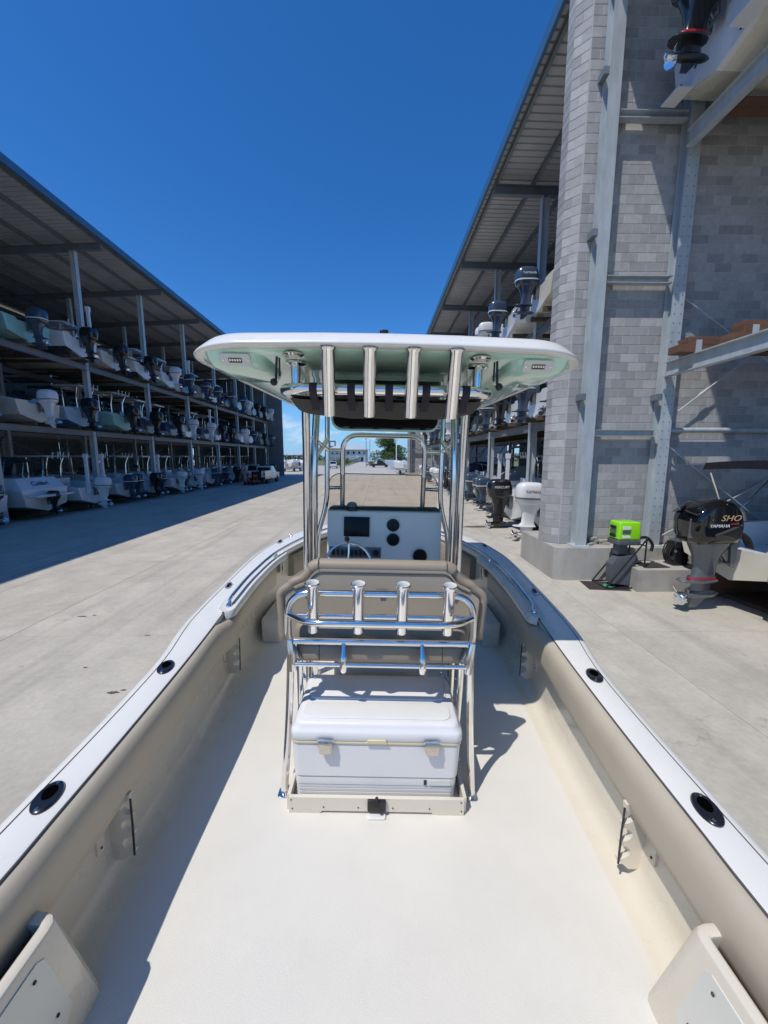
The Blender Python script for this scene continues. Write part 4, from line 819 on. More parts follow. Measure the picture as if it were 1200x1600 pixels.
# ================================================================== FAR THINGS
def wheel(parent, x, y, r, w=0.24):
    o = link('wheel', cached(('tyre', r, w), lambda: MB().lathe([(r * 0.62, -w / 2), (r * 0.95, -w / 2), (r, -w * 0.3), (r, w * 0.3), (r * 0.95, w / 2), (r * 0.62, w / 2)], (0, 0, 0), (0, 1, 0), 20), M['rubber'], 40), parent, (x, y, r))
    link('rim', cached(('rim', r, w), lambda: MB().lathe([(0.02, -w / 2 + 0.02), (r * 0.6, -w / 2 + 0.03), (r * 0.62, -w / 2), (r * 0.62, w / 2), (r * 0.6, w / 2 - 0.03), (0.02, w / 2 - 0.02)], (0, 0, 0), (0, 1, 0), 14), M['alu'], 40), o)
def vehicle(name, loc, rz, paint, kind, label, cat):
    o = tag(empty(name, loc, (0, 0, rz)), label, cat)   # +x forward
    if kind == 'pickup':
        prof = [(-2.8, 0.45), (2.75, 0.45), (2.8, 0.85), (2.7, 1.12), (1.35, 1.2), (-0.75, 1.2), (-0.75, 1.02), (-2.8, 1.02)]
        b = MB(); b.prism(prof, 'y', -0.95, 0.95); b.build('body', paint, o)
        b = MB(); b.loft([[(-0.78, -0.9, 1.2), (1.3, -0.9, 1.2), (1.3, 0.9, 1.2), (-0.78, 0.9, 1.2)], [(-0.6, -0.76, 1.85), (0.55, -0.76, 1.85), (0.55, 0.76, 1.85), (-0.6, 0.76, 1.85)]], sm=False); b.build('cab', paint, o)
        for s_ in (-1, 1): MB().loft([[(-0.6, s_ * 0.89, 1.24), (1.05, s_ * 0.89, 1.24), (0.5, s_ * 0.775, 1.78), (-0.52, s_ * 0.775, 1.78)], [(-0.6, s_ * 0.915, 1.24), (1.05, s_ * 0.915, 1.24), (0.5, s_ * 0.8, 1.78), (-0.52, s_ * 0.8, 1.78)]], sm=False).build('side_window', M['carglass'], o)
        MB().loft([[(-0.80, -0.75, 1.26), (-0.80, 0.75, 1.26), (-0.63, 0.68, 1.78), (-0.63, -0.68, 1.78)], [(-0.82, -0.75, 1.26), (-0.82, 0.75, 1.26), (-0.65, 0.68, 1.78), (-0.65, -0.68, 1.78)]], sm=False).build('rear_window', M['carglass'], o)
    elif kind == 'suv':
        b = MB(); b.prism([(-2.4, 0.4), (2.35, 0.4), (2.4, 0.9), (1.2, 1.08), (-2.4, 1.08)], 'y', -0.95, 0.95); b.build('body', paint, o)
        b = MB(); b.loft([[(-2.38, -0.92, 1.08), (1.15, -0.92, 1.08), (1.15, 0.92, 1.08), (-2.38, 0.92, 1.08)], [(-2.1, -0.74, 1.8), (0.35, -0.74, 1.8), (0.35, 0.74, 1.8), (-2.1, 0.74, 1.8)]], sm=False); b.build('cab', paint, o)
        for s_ in (-1, 1): MB().loft([[(-2.2, s_ * 0.9, 1.15), (0.9, s_ * 0.9, 1.15), (0.3, s_ * 0.77, 1.72), (-2.0, s_ * 0.77, 1.72)], [(-2.2, s_ * 0.925, 1.15), (0.9, s_ * 0.925, 1.15), (0.3, s_ * 0.79, 1.72), (-2.0, s_ * 0.79, 1.72)]], sm=False).build('side_window', M['carglass'], o)
        MB().loft([[(-2.36, -0.78, 1.15), (-2.36, 0.78, 1.15), (-2.14, 0.68, 1.72), (-2.14, -0.68, 1.72)], [(-2.385, -0.78, 1.15), (-2.385, 0.78, 1.15), (-2.165, 0.68, 1.72), (-2.165, -0.68, 1.72)]], sm=False).build('rear_window', M['carglass'], o)
    else:  # utility truck with side boxes
        b = MB(); b.box(-2.8, -0.3, -0.98, 0.98, 0.55, 0.75); b.build('bed', M['carblack'], o)
        for s_ in (-1, 1):
            MB().box(-2.75, -0.4, s_ * 0.75 - 0.22, s_ * 0.75 + 0.22, 0.75, 1.45).build('tool_box', paint, o)
            MB().cbox((-2.81, s_ * 0.86, 1.1), (0.02, 0.12, 0.3)).build('tail_light', M['taillight'], o)
        b = MB(); b.loft([[(-0.25, -0.95, 0.5), (2.5, -0.95, 0.5), (2.5, 0.95, 0.5), (-0.25, 0.95, 0.5)], [(-0.25, -0.95, 1.15), (2.5, -0.9, 1.1), (2.5, 0.9, 1.1), (-0.25, 0.95, 1.15)]], sm=False); b.build('body', paint, o)
        b = MB(); b.loft([[(-0.25, -0.93, 1.152), (1.5, -0.93, 1.152), (1.5, 0.93, 1.152), (-0.25, 0.93, 1.152)], [(-0.15, -0.8, 1.9), (0.8, -0.8, 1.9), (0.8, 0.8, 1.9), (-0.15, 0.8, 1.9)]], sm=False); b.build('cab', paint, o)
        MB().box(-0.29, -0.255, -0.72, 0.72, 1.25, 1.75).build('rear_window', M['carglass'], o)
        MB().box(-2.79, -2.75, -0.52, 0.52, 0.751, 1.35).build('tailgate', M['carblack'], o)
        MB().box(-2.86, -2.8, -0.9, 0.9, 0.5, 0.68).build('bumper', M['carblack'], o); MB().box(-2.88, -2.865, -0.18, 0.18, 0.8, 0.98).build('number_plate', M['plate_y'], o)
        dr = MB().box(0, 1.0, -0.02, 0.04, 0.55, 1.15).build('door', paint, o, (0.2, 0.98, 0.02), (0, 0, R(65)))
        link('door_window', MB().box(0.05, 0.9, -0.01, 0.02, 1.16, 1.75).mesh('door_window', M['carglass']), dr)
    wx_ = (-1.7, 1.75) if kind != 'suv' else (-1.45, 1.45)
    for x in wx_:
        for s_ in (-1, 1): wheel(o, x, s_ * 0.84, 0.38)
    if kind != 'utility':
        rx = -2.81 if kind == 'pickup' else -2.41
        for s_ in (-1, 1): MB().cbox((rx, s_ * 0.82, 0.9), (0.03, 0.16, 0.2)).build('tail_light', M['taillight'], o)
        MB().cbox((rx - 0.02, 0, 0.52), (0.1, 1.8, 0.16)).build('bumper', M['gun_grey'], o)
    return o
vehicle('utility_truck', (-13.0, 44.6, 0), R(88), M['carwhite'], 'utility', 'white utility truck with side boxes and open door at end of shaded rack', 'truck')
vehicle('parked_car', (-14.6, 50.2, 0), R(80), M['carblack'], 'suv', 'black car parked in the shade beside the utility truck', 'car')
vehicle('parked_car', (-11.3, 99, 0), R(95), M['carwhite'], 'suv', 'white car parked at the kerb before the green shrubs', 'car')
vehicle('pickup_truck', (0.6, 107, 0), R(4), M['carblack'], 'pickup', 'black pickup truck parked under the leafy tree', 'pickup truck')
vehicle('parked_car', (-2.2, 205, 0), R(85), M['carwhite'], 'suv', 'small white car parked by the house on the far road', 'car')
# ladder and cart
ld = tag(empty('step_ladder', (-14.3, 41.5, 0), (0, 0, R(20))), 'orange folding step ladder standing before the shaded rack', 'ladder')
for s_ in (-1, 1):
    MB().beam((0.6, s_ * 0.32, 0), (0, s_ * 0.2, 2.4), 0.05, 0.09).build('rail', M['orange'], ld); MB().beam((-0.6, s_ * 0.32, 0), (0, s_ * 0.2, 2.4), 0.05, 0.06).build('rear_rail', M['orange'], ld)
for k in range(7): MB().box(0.6 - (k + 1) * 0.075 - 0.06, 0.6 - (k + 1) * 0.075 + 0.06, -0.3 + 0.015 * k, 0.3 - 0.015 * k, 0.3 * (k + 1) - 0.02, 0.3 * (k + 1) + 0.02).build('step', M['alu'], ld)
ct = tag(empty('hand_cart', (-13.4, 40.8, 0), (0, 0, R(-10))), 'red steel cart with a raised handle beside the orange ladder', 'cart')
MB().box(-0.6, 0.6, -0.4, 0.4, 0.35, 0.45).build('deck', M['redpaint'], ct)
for x in (-0.55, 0.55):
    for y in (-0.36, 0.36): MB().box(x - 0.03, x + 0.03, y - 0.03, y + 0.03, 0.45, 1.1).build('post', M['redpaint'], ct); wheel(ct, x * 0.8, y, 0.17, 0.08)
for y in (-0.36, 0.36): MB().box(-0.57, 0.57, y - 0.025, y + 0.025, 1.05, 1.1).build('side_rail', M['redpaint'], ct)
# house on stilts
hs_ = tag(empty('white_house', (-15.5, 212, 0)), 'white two-storey house with outside stair beyond the road', 'house')
MB().box(-11, 10, 0, 10, 0.1, 3.0).build('lower_wall', M['house'], hs_); MB().box(-12, 10.5, -1.2, 11, 3.0, 3.3).build('deck', M['house'], hs_)
MB().box(-11, 10, 0.02, 9.98, 3.3, 6.6).build('upper_wall', M['house'], hs_)
b = MB(); b.loft([[(-12.5, -2.2, 6.6), (11.2, -2.2, 6.6), (11.2, 11.5, 6.6), (-12.5, 11.5, 6.6)], [(-7, 4, 9.0), (6, 4, 9.0), (6, 5, 9.0), (-7, 5, 9.0)]], sm=False); b.build('roof', M['house_roof'], hs_)
for x in (-9, -6.4, -3.8, -0.5, 2.5, 5.5, 8.4):
    w = MB().box(x - 0.6, x + 0.6, -0.05, 0.0, 4.2, 5.7).build('window', M['house'], hs_); link('pane', MB().box(x - 0.5, x + 0.5, -0.07, -0.052, 4.3, 5.6).mesh('pane', M['carglass']), w)
for x in (-11.5, -7.5, -3.5, 0.5, 4.5, 8.5): MB().box(x - 0.12, x + 0.12, -1.1, -0.86, 0, 3.0).build('stilt', M['house'], hs_); MB().box(x - 0.08, x + 0.08, -1.1, -0.94, 3.3, 6.6).build('porch_post', M['house'], hs_)
MB().box(-11.8, 10.3, -1.15, -1.05, 4.2, 4.3).build('railing', M['house'], hs_)
b = MB(); b.beam((-2, -2, 0.1), (6, -2, 3.2), 1.2, 0.35); b.build('stair', M['house'], hs_); MB().beam((-2, -2.6, 1.1), (6, -2.6, 4.2), 0.08, 0.1).build('stair_rail', M['house'], hs_)
MB().box(6.5, 7.6, -0.06, 0, 0.2, 2.3).build('door', M['carglass'], hs_)
# tree and shrubs
def leaf_cloud(n, blobs, size, rnd_):
    v = []; f = []
    for i in range(n):
        c, r_ = rnd_.choice(blobs)
        while True:
            p = Vector((rnd_.uniform(-1, 1), rnd_.uniform(-1, 1), rnd_.uniform(-1, 1)))
            if 0.35 < p.length < 1: break
        p = Vector(c) + Vector((p.x * r_, p.y * r_, p.z * r_ * 0.8)); a = Vector((rnd_.gauss(0, 1), rnd_.gauss(0, 1), rnd_.gauss(0, 1))).normalized(); t = a.orthogonal().normalized(); u = a.cross(t)
        s_ = size * rnd_.uniform(0.6, 1.3); k = len(v)
        v += [p - t * s_, p + u * s_ * 0.5, p + t * s_, p - u * s_ * 0.5]; f.append((k, k + 1, k + 2, k + 3))
    return MB().add(v, f)
def tree(name, loc_, h, spread, nleaf, lsize, label, seed, m='leaf', cat='tree', group=None):
    q = random.Random(seed); o = tag(empty(name, loc_), label, cat, group)
    b = MB(); b.tube([(0, 0, 0), (0.1, 0.05, h * 0.2), (-0.05, 0.1, h * 0.45), (0.1, 0, h * 0.75)], [h * 0.03, h * 0.022, h * 0.016, h * 0.006], 8); tr = b.build('trunk', M['bark'], o)
    blobs = []
    for i in range(16):
        a = q.uniform(0, 6.28); rr_ = spread * q.uniform(0.15, 0.8); z = h * q.uniform(0.3, 0.9); rr_ *= 1.1 - 0.55 * (z / h - 0.3); p = (rr_ * math.cos(a), rr_ * math.sin(a), z); blobs.append((p, spread * q.uniform(0.22, 0.42)))
        s0 = h * q.uniform(0.2, 0.5); MBt = MB(); MBt.tube([(0, 0, s0), (p[0] * 0.5, p[1] * 0.5, (s0 + z) / 2 + 0.2), p], [h * 0.011, h * 0.007, h * 0.003], 5); MBt.build('limb', M['bark'], o)
    leaf_cloud(nleaf, blobs, lsize, q).build('crown', M[m], o)
    return o
tree('leafy_tree', (3.4, 126, 0), 9.6, 5.6, 6500, 0.26, 'broad leafy green tree standing behind the black pickup', 5)
tree('leafy_tree', (6.5, 150, 0), 7.5, 5.0, 3500, 0.28, 'smaller green tree half hidden behind the broad tree by the pickup', 9)
for k, (x, y, h) in enumerate(((-10.9, 104, 2.3), (-10.6, 109, 2.0), (-10.5, 114, 2.5), (-10.3, 119, 2.1), (-10.2, 125, 2.4), (-10.0, 132, 2.2))):
    tree('shrub', (x, y, 0), h, 1.5, 900, 0.13, 'yellow-green shrub in the row along the road edge', 20 + k, 'shrub', 'shrub', 'shrubs along the road')
for k, (x, y) in enumerate(((-2.4, 121), (-1.6, 124))): tree('shrub', (x, y, 0), 1.3, 0.9, 500, 0.11, 'low shrub at the foot of the light pole', 40 + k, 'shrub', 'shrub', 'shrubs under the light pole')
# far scrub line (reads as one mass)
q = random.Random(2); blobs = [((q.uniform(-170, -14), q.uniform(255, 320), q.uniform(0.5, 2.6)), q.uniform(1.5, 3.5)) for _ in range(220)] + [((q.uniform(16, 150), q.uniform(200, 300), q.uniform(0.5, 3.5)), q.uniform(2, 4)) for _ in range(120)]
tag(leaf_cloud(16000, blobs, 0.7, q).build('scrub_belt', M['scrub']), 'low belt of green scrub along the far shore', None, None, 'stuff')
# poles, pylon
def lamp_pole(x, y, h, label, arm=1.5):
    o = tag(empty('light_pole', (x, y, 0)), label, 'light pole')
    MB().tube([(0, 0, 0), (0, 0, h)], [0.13, 0.07], 10).build('mast', M['galv_dark'], o); MB().cbox((0, 0, 0.2), (0.5, 0.5, 0.4)).build('base', M['footing'], o)
    a = MB().tube(fillet([(0, 0, h - 0.1), (-arm * 0.5, 0, h + 0.25), (-arm, 0, h + 0.15)], 0.3), 0.045, 8).build('arm', M['galv_dark'], o); link('lamp_head', MB().rrect(-arm - 0.25, 0, 0.6, 0.25, h + 0.08, h + 0.2, 0.08, 0.03).mesh('lamp_head', M['galv_dark']), a)
lamp_pole(-3.3, 113, 9.6, 'tall dark light pole beside the broad tree', 1.2); lamp_pole(-2.4, 122, 8.2, 'slim dark pole with lamp arm behind the taller light pole', 1.0)
pw = tag(empty('white_pole', (5.0, 103, 0)), 'slender white pole before the stacked boats at the far wall', 'pole')
MB().tube([(0, 0, 0.1), (0, 0, 9.5)], 0.12, 10).build('mast', M['print_white'], pw); MB().cbox((0, 0, 0.1), (0.6, 0.6, 0.2)).build('base', M['footing'], pw)
py = tag(empty('signal_tower', (-38, 330, 0)), 'dark blue open signal tower rising beyond the water edge', 'tower')
for x in (-2.2, 2.2): MB().box(x - 0.5, x + 0.5, -0.5, 0.5, -0.3, 16).build('leg', pal('navy'), py)
for z in (6, 11, 15.5): MB().box(-1.7, 1.7, -0.45, 0.45, z - 0.5, z + 0.5).build('crossbeam', pal('navy'), py)
# boats on trailers / blocks in the far yard, beyond the shaded rack's end
q = random.Random(5)
for k in range(13):
    x = -36 + (k % 7) * 3.6 + q.uniform(-0.4, 0.4) - (k // 7) * 1.6; y = 78 + (k // 7) * 15 + q.uniform(-2, 2)
    hull = ['white', 'white', 'mint', 'white', 'sky', 'cream', 'white'][k % 7]; mk = ['black', 'white', 'white', 'black', 'navy', 'white', 'navy'][(k * 3) % 7]
    o = stored_boat((x, y, 0.75), R(90 + q.uniform(-25, 40)), hull, ['white', 'sand', 'white'][k % 3], [mk], ['ttop', 'screen', 'open', 'tower'][k % 4], 6.6, f'{hull} boat, {dict(black="black", white="white", navy="dark blue")[mk]} outboard, on trailer in open lot, {NUM[k % 7]} along {"front" if k < 7 else "rear"} row', 'boats on trailers in the open lot', 0)
    MB().box(0.2, 6.5, -0.08, 0.08, -0.22, -0.06).build('trailer_beam', M['galv'], o)
    for s_ in (-1, 1): MB().lathe([(0.15, -0.1), (0.33, -0.1), (0.34, 0.1), (0.15, 0.1)], (1.6, s_ * 1.0, -0.41), (0, 1, 0), 14).build('trailer_wheel', M['rubber'], o)
    MB().box(1.54, 1.66, -1, 1, -0.48, -0.36).build('trailer_axle', M['galv'], o)
# boats on the yard near the far end of the lit rack
for k, (x, y, h, mk, rz) in enumerate(((5.3, 64, 'white', 'grey', 20), (8.6, 66, 'white', 'black', 15), (7.4, 72, 'sky', 'white', 60))):
    o = stored_boat((x, y, 0.75), R(90 + rz), h, 'white', [mk], 'screen', 6.6, f'{h} boat with {mk} outboard parked past the far block wall', 'boats parked past the far block wall', 0)
    MB().box(0.2, 6.5, -0.08, 0.08, -0.22, -0.06).build('trailer_beam', M['galv'], o)
    for s_ in (-1, 1): MB().lathe([(0.15, -0.1), (0.33, -0.1), (0.34, 0.1), (0.15, 0.1)], (1.6, s_ * 1.0, -0.41), (0, 1, 0), 14).build('trailer_wheel', M['rubber'], o)
# far marina roofs
for k, (x, y, w, h) in enumerate(((-112, 300, 22, 4.8), (-80, 290, 16, 4.2), (-62, 300, 14, 5.4))):
    o = tag(empty('boathouse', (x, y, 0)), ['long low white boathouse on the far shore', 'small grey-roofed boathouse with a pitched roof on the far shore', 'white boathouse with a raised upper storey on the far shore'][k], 'building', 'boathouses on the far shore')
    MB().box(-w / 2, w / 2, 0, 8, -0.3, h - 1.4).build('wall', M['house'], o); MB().loft([[(-w / 2 - 0.6, -0.6, h - 1.4), (w / 2 + 0.6, -0.6, h - 1.4), (w / 2 + 0.6, 8.6, h - 1.4), (-w / 2 - 0.6, 8.6, h - 1.4)], [(-w / 3, 4, h), (w / 3, 4, h), (w / 3, 4.3, h), (-w / 3, 4.3, h)]], sm=False).build('roof', M['house_roof'], o)
    for j in range(4): MB().box(-w / 2 + (j + 0.5) * w / 4 - 0.8, -w / 2 + (j + 0.5) * w / 4 + 0.8, -0.06, 0, 0.4, 2.2).build('window', M['carglass'], o)

# ================================================================== THE BOAT WE STAND IN
hb = tag(empty('center_console_boat', (-0.03 * math.cos(YAW), -0.03 * math.sin(YAW), 1.35), (0, LIST, YAW)),
         'white and cream centre console boat with mint hardtop and tan cushions', 'boat')
XO = [(-0.75, 1.10), (0, 1.125), (1.03, 1.158), (1.87, 1.19), (2.35, 1.27), (3.05, 1.285), (3.75, 1.27), (4.24, 1.16), (4.73, 0.94), (5.15, 0.62), (5.45, 0.24), (5.55, 0.02)]
XI = [(-0.75, 0.96), (0, 0.972), (0.86, 0.988), (1.05, 0.998), (1.82, 1.024), (2.4, 1.062), (2.65, 1.08), (3.1, 1.085), (3.65, 1.03), (4.34, 0.80), (4.8, 0.52), (5.1, 0.24), (5.25, 0.01)]
ZS = [(-0.75, 0.53), (1.0, 0.53), (1.87, 0.56), (2.4, 0.582), (3.05, 0.625), (4.2, 0.705), (4.73, 0.735), (5.55, 0.775)]
ST = frange(-0.75, 5.55, 64)
def side_loft(fn, ys, s_, mb=None, closed=False, mi=0, sm=True):
    mb = mb or MB(); mb.loft([[(s_ * x, y, z) for x, z in fn(y)] for y in ys], mi, closed, closed, sm); return mb
def hull_sec(y):
    xo = interp(XO, y); zs = interp(ZS, y); u = (y + 0.75) / 6.3; zk = -0.62 + 0.55 * max(0, (u - 0.75) / 0.25) ** 2
    return [(0, zk), (xo * (0.84 - 0.2 * u), zk + 0.30 + 0.12 * u), (max(xo - 0.05, 0.01), zs - 0.35), (max(xo - 0.012, 0.012), zs - 0.085)]
for s_ in (-1, 1): side_loft(hull_sec, ST, s_).build('hull_side', M['mint'], hb, angle=30)
b = MB(); sec = hull_sec(-0.75) ; pr_ = sec + [(-x, z) for x, z in reversed(sec)][0:-1]; b.loft([[(x, -0.75, z) for x, z in pr_], [(x * 0.99, -0.70, z) for x, z in pr_]], sm=False); b.build('transom', M['mint'], hb)
def gun_sec(y):
    xo = interp(XO, y); xi = min(interp(XI, y), xo - 0.005); zs = interp(ZS, y)
    return [(max(xo - 0.015, 0.0), zs - 0.10), (xo, zs - 0.075), (xo + 0.004, zs - 0.045), (xo - 0.003, zs - 0.02), (max(xo - 0.018, xi), zs - 0.005), (max(xo - 0.04, xi), zs), (xi + 0.012 if xi + 0.012 < xo else xi, zs), (xi + 0.003, zs - 0.003), (xi, zs - 0.012), (xi + 0.004, zs - 0.05)]
for s_ in (-1, 1):
    side_loft(gun_sec, ST, s_).build('gunwale', M['white_gel'], hb, angle=50)
    MB().tube([(s_ * (interp(XO, y) - 0.048), y, interp(ZS, y) + 0.0002) for y in frange(-0.7, 4.4, 50)], 0.0024, 5).build('deck_seam', M['seam'], hb)
    MB().tube([(s_ * (interp(XI, y) + 0.001), y, interp(ZS, y) - 0.005) for y in frange(-0.7, 3.5, 40)], 0.0036, 6).build('coaming_trim', M['seam'], hb)
b = MB(); b.box(-1.06, 1.06, -0.75, -0.58, 0.30, 0.53); b.build('transom_cap', M['white_gel'], hb)
def bol_sec(y):
    xi = interp(XI, y); zs = interp(ZS, y); dz = 0.0 if y < 2.3 else 0.035 * min(1, (y - 2.3) / 0.15); k = 1.0 if y < 2.3 else 1 + 0.4 * math.exp(-((y - 2.5) / 0.18) ** 2)
    zs -= dz
    return [(xi + 0.02, zs - 0.014), (xi - 0.006, zs - 0.010), (xi - 0.03 * k, zs - 0.022), (xi - 0.046 * k, zs - 0.05), (xi - 0.052 * k, zs - 0.09), (xi - 0.05 * k, zs - 0.17), (xi - 0.044 * k, zs - 0.205), (xi - 0.025, zs - 0.222), (xi + 0.02, zs - 0.225)]
def end_cap(fn, y, s_): return None
for s_ in (-1, 1):
    side_loft(bol_sec, frange(-0.70, 3.52, 60), s_, closed=True).build('coaming_bolster', M['bolster'], hb, angle=50)
    # forward pads on the bow coaming
    def pad_sec(y):
        xi = interp(XI, y) ; zs = interp(ZS, y) - 0.08; return [(xi + 0.03, zs), (xi - 0.022, zs - 0.005), (xi - 0.032, zs - 0.03), (xi - 0.032, zs - 0.2), (xi - 0.022, zs - 0.225), (xi + 0.03, zs - 0.23)]
    side_loft(pad_sec, frange(3.92, 4.62, 10), s_, closed=True).build('bow_bolster', M['tan'], hb, angle=50)
def lin_sec(y):
    xi = interp(XI, y); zs = interp(ZS, y); xl = xi + 0.028
    o = [(xi + 0.022, zs - 0.02), (xl, zs - 0.06), (xl + 0.006, 0.25), (xl - 0.006, 0.10)]
    for k in range(1, 6):
        a = R(90 * k / 5); o.append((xl - 0.006 - 0.075 * (1 - math.cos(a)), 0.10 - 0.088 * math.sin(a)))
    return [(max(p[0], 0.003), p[1]) for p in o] + [(max(xl - 0.12, 0.002), 0.004)]
for s_ in (-1, 1): side_loft(lin_sec, frange(-0.6, 5.2, 60), s_).build('cockpit_liner', M['cream_gel'], hb, angle=50)
b = MB(); ys = frange(-0.6, 5.2, 50)
b.loft([[(t * max(interp(XI, y) - 0.06, 0.004), y, 0.006) for t in frange(-1, 1, 7)] for y in ys], closed=False); b.loft([[(t * max(interp(XI, y) - 0.06, 0.004), y, -0.05) for t in frange(-1, 1, 7)] for y in ys], closed=False); b.build('sole', M['sole'], hb)
MB().box(-0.98, 0.98, -0.6, -0.55, 0.0, 0.52).build('transom_liner', M['cream_gel'], hb)
# grab-rail flanges and rails
for s_ in (-1, 1):
    def fl(y):
        xi = interp(XI, y); zs = interp(ZS, y); e = min(1, (y - 2.46) / 0.09, (3.78 - y) / 0.09); e = math.sqrt(max(0.02, 1 - (1 - e) ** 2)); c = xi + 0.0; w = 0.066 * e
        return [(c - w - 0.004, zs - 0.045), (c - w, zs + 0.002), (c - w + 0.008, zs + 0.008), (c - w + 0.02, zs + 0.004), (c + w * 0.8 - 0.015, zs + 0.003), (c + w * 0.8 - 0.006, zs + 0.008), (c + w * 0.8, zs + 0.001)]
    ysf = frange(2.461, 2.56, 8) + frange(2.6, 3.68, 24) + frange(3.7, 3.779, 6)
    side_loft(fl, ysf, s_).build('rail_recess', M['white_gel'], hb, angle=60)
    pts = [(s_ * (interp(XI, 2.56) - 0.012), 2.555, interp(ZS, 2.55) + 0.005), (s_ * (interp(XI, 2.58) - 0.012), 2.58, interp(ZS, 2.58) + 0.04)] + [(s_ * (interp(XI, y) - 0.012), y, interp(ZS, y) + 0.045) for y in frange(2.65, 4.55, 22)]
    gr = MB().tube(pts, 0.0125, 10).build('grab_rail', M['steel'], hb)
    link('rail_foot', MB().lathe([(0.022, 0), (0.022, 0.006), (0.014, 0.02)], (s_ * (interp(XI, 2.55) - 0.012), 2.555, interp(ZS, 2.55) + 0.004), (0, 0, 1), 14).mesh('rail_foot', M['steel']), gr)
    link('rail_foot', MB().lathe([(0.022, 0), (0.022, 0.006), (0.014, 0.04)], (s_ * (interp(XI, 3.6) - 0.012), 3.6, interp(ZS, 3.6) + 0.004), (0, 0, 1), 14).mesh('rail_foot', M['steel']), gr)
    # stainless latch plates in the bow coaming
    y = 3.73; p = MB().rrect(0, 0, 0.10, 0.15, 0, 0.008, 0.03, 0.003).build('latch_plate', M['steel'], hb, (s_ * (interp(XI, y) - 0.004), y, interp(ZS, y) - 0.15), (R(90), 0, R(90) * s_ * -1 + R(-8) * s_))
    link('latch_keyhole', MB().lathe([(0.02, 0.0085), (0.02, 0.012), (0.001, 0.012)], n=12).mesh('latch_keyhole', M['black']), p)
# side steps of the forward deck
for s_ in (-1, 1):
    b = MB(); b.rrect(s_ * 0.965, 3.85, 0.17, 1.35, 0.0, 0.22, 0.03, 0.015); b.build('side_step', M['cream_gel'], hb, angle=40)
# gunwale rod holders
for s_ in (-1, 1):
    for y in (1.10, 1.83):
        z = interp(ZS, y); x = s_ * (1.072 if y < 1.5 else 1.098)
        n = 28; b = MB(); rings = []
        for k, (r_, h) in enumerate(((0.049, 0.0), (0.049, 0.004), (0.0455, 0.008), (0.031, 0.0095), (0.0255, 0.006), (0.023, -0.03), (0.023, -0.2))):
            e = 1.0 if k > 2 else 1.0
            rings.append([(r_ * 0.78 * math.cos(2 * math.pi * j / n), r_ * 1.28 * math.sin(2 * math.pi * j / n) if k < 4 else r_ * 1.18 * math.sin(2 * math.pi * j / n) + (0.006 * k), h) for j in range(n)])
        b.loft(rings, cap=True); o = b.build('gunwale_rod_holder', M['blue_cap'], hb, (x, y, z + 0.001), (0, 0, R(-14) * s_), 40)
        link('bore_shade', cached(('bore_shade',), lambda: MB().prism([(0.0235 * 0.82 * math.cos(2 * math.pi * k / 20), 0.0235 * 1.25 * math.sin(2 * math.pi * k / 20) + 0.012) for k in range(20)], 'z', 0.004, 0.0082), M['bore_shade']), o)  # flat black disc paints the shaded hole; the gunwale is closed beneath
        for t in (-1, 1): link('screw', cached(('screw',), lambda: MB().lathe([(0.0055, 0), (0.0055, 0.002), (0.003, 0.003)], n=10), M['steel']), o, (0.005 * t, t * 0.049, 0.0085))
# small cleats / lights near the gunwale edge
for s_ in (-1, 1):
    for y in (2.9, 4.1):
        x = s_ * (interp(XO, y) - 0.085); z = interp(ZS, y)
        o = MB().rrect(0, 0, 0.035, 0.10, 0, 0.008, 0.017, 0.003).build('pop_up_cleat', M['steel'], hb, (x, y, z + 0.0005), (0, 0, R(10) * s_ * (1 if y > 4 else 0)))
        link('cleat_horn', MB().tube([(0, -0.045, 0.016), (0, 0, 0.02), (0, 0.045, 0.016)], [0.005, 0.009, 0.005], 8).mesh('cleat_horn', M['blue_cap']), o); link('cleat_stem', MB().cyl((0, 0, 0.006), (0, 0, 0.018), 0.009, 8).mesh('cleat_stem', M['blue_cap']), o)
MB().lathe([(0.02, 0), (0.02, 0.01), (0.015, 0.016), (0.001, 0.017)], n=12).build('stern_light_base', M['steel'], hb, (-(interp(XO, 4.35) - 0.06), 4.35, interp(ZS, 4.35)))
# under-gunwale rod racks
def rack(s_, y):
    o = MB(); zb, zt = 0.10, 0.355; xw = interp(XI, y) + 0.03
    out = [(0, zt), (-0.045, zt)]
    zz = zt - 0.02
    for k in range(3):
        c = zt - 0.055 - k * 0.078
        for j in range(9):
            a = R(90 - 180 * j / 8); out.append((-0.085 + 0.034 * (-math.cos(a)) * -1 * 1.0 if False else -0.085 + 0.036 * math.cos(a), c + 0.029 * math.sin(a)))
        out.append((-0.092, c - 0.033)); out.append((-0.092, c - 0.045))
    out[1] = (-0.088, zt)
    out += [(-0.085, zb - 0.0), (-0.05, zb - 0.03), (0, zb - 0.03)]
    mb = MB(); mb.loft([[(s_ * (xw + p[0]), y - 0.011, p[1]) for p in out], [(s_ * (xw + p[0]), y + 0.011, p[1]) for p in out]], sm=False)
    r_ = mb.build('rod_rack', M['cream_gel'], hb, angle=30)
    link('bungee_cord', MB().tube([(s_ * (xw - 0.097), y - 0.016, zt - 0.01), (s_ * (xw - 0.098), y - 0.016, zt - 0.12), (s_ * (xw - 0.096), y - 0.016, zb - 0.0)], 0.004, 6).mesh('bungee_cord', M['black']), r_)
    p = MB().box(min(s_ * (xw - 0.012), s_ * xw), max(s_ * (xw - 0.012), s_ * xw), y - 0.085, y - 0.05, 0.17, 0.31).build('rack_cleat', M['cream_gel'], hb)
    for z in (0.19, 0.29): link('screw', cached(('screw_k',), lambda: MB().lathe([(0.005, 0), (0.004, 0.003)], n=8), M['black']), p, (s_ * (xw - 0.0125), y - 0.067, z), (0, R(-90) * s_, 0))
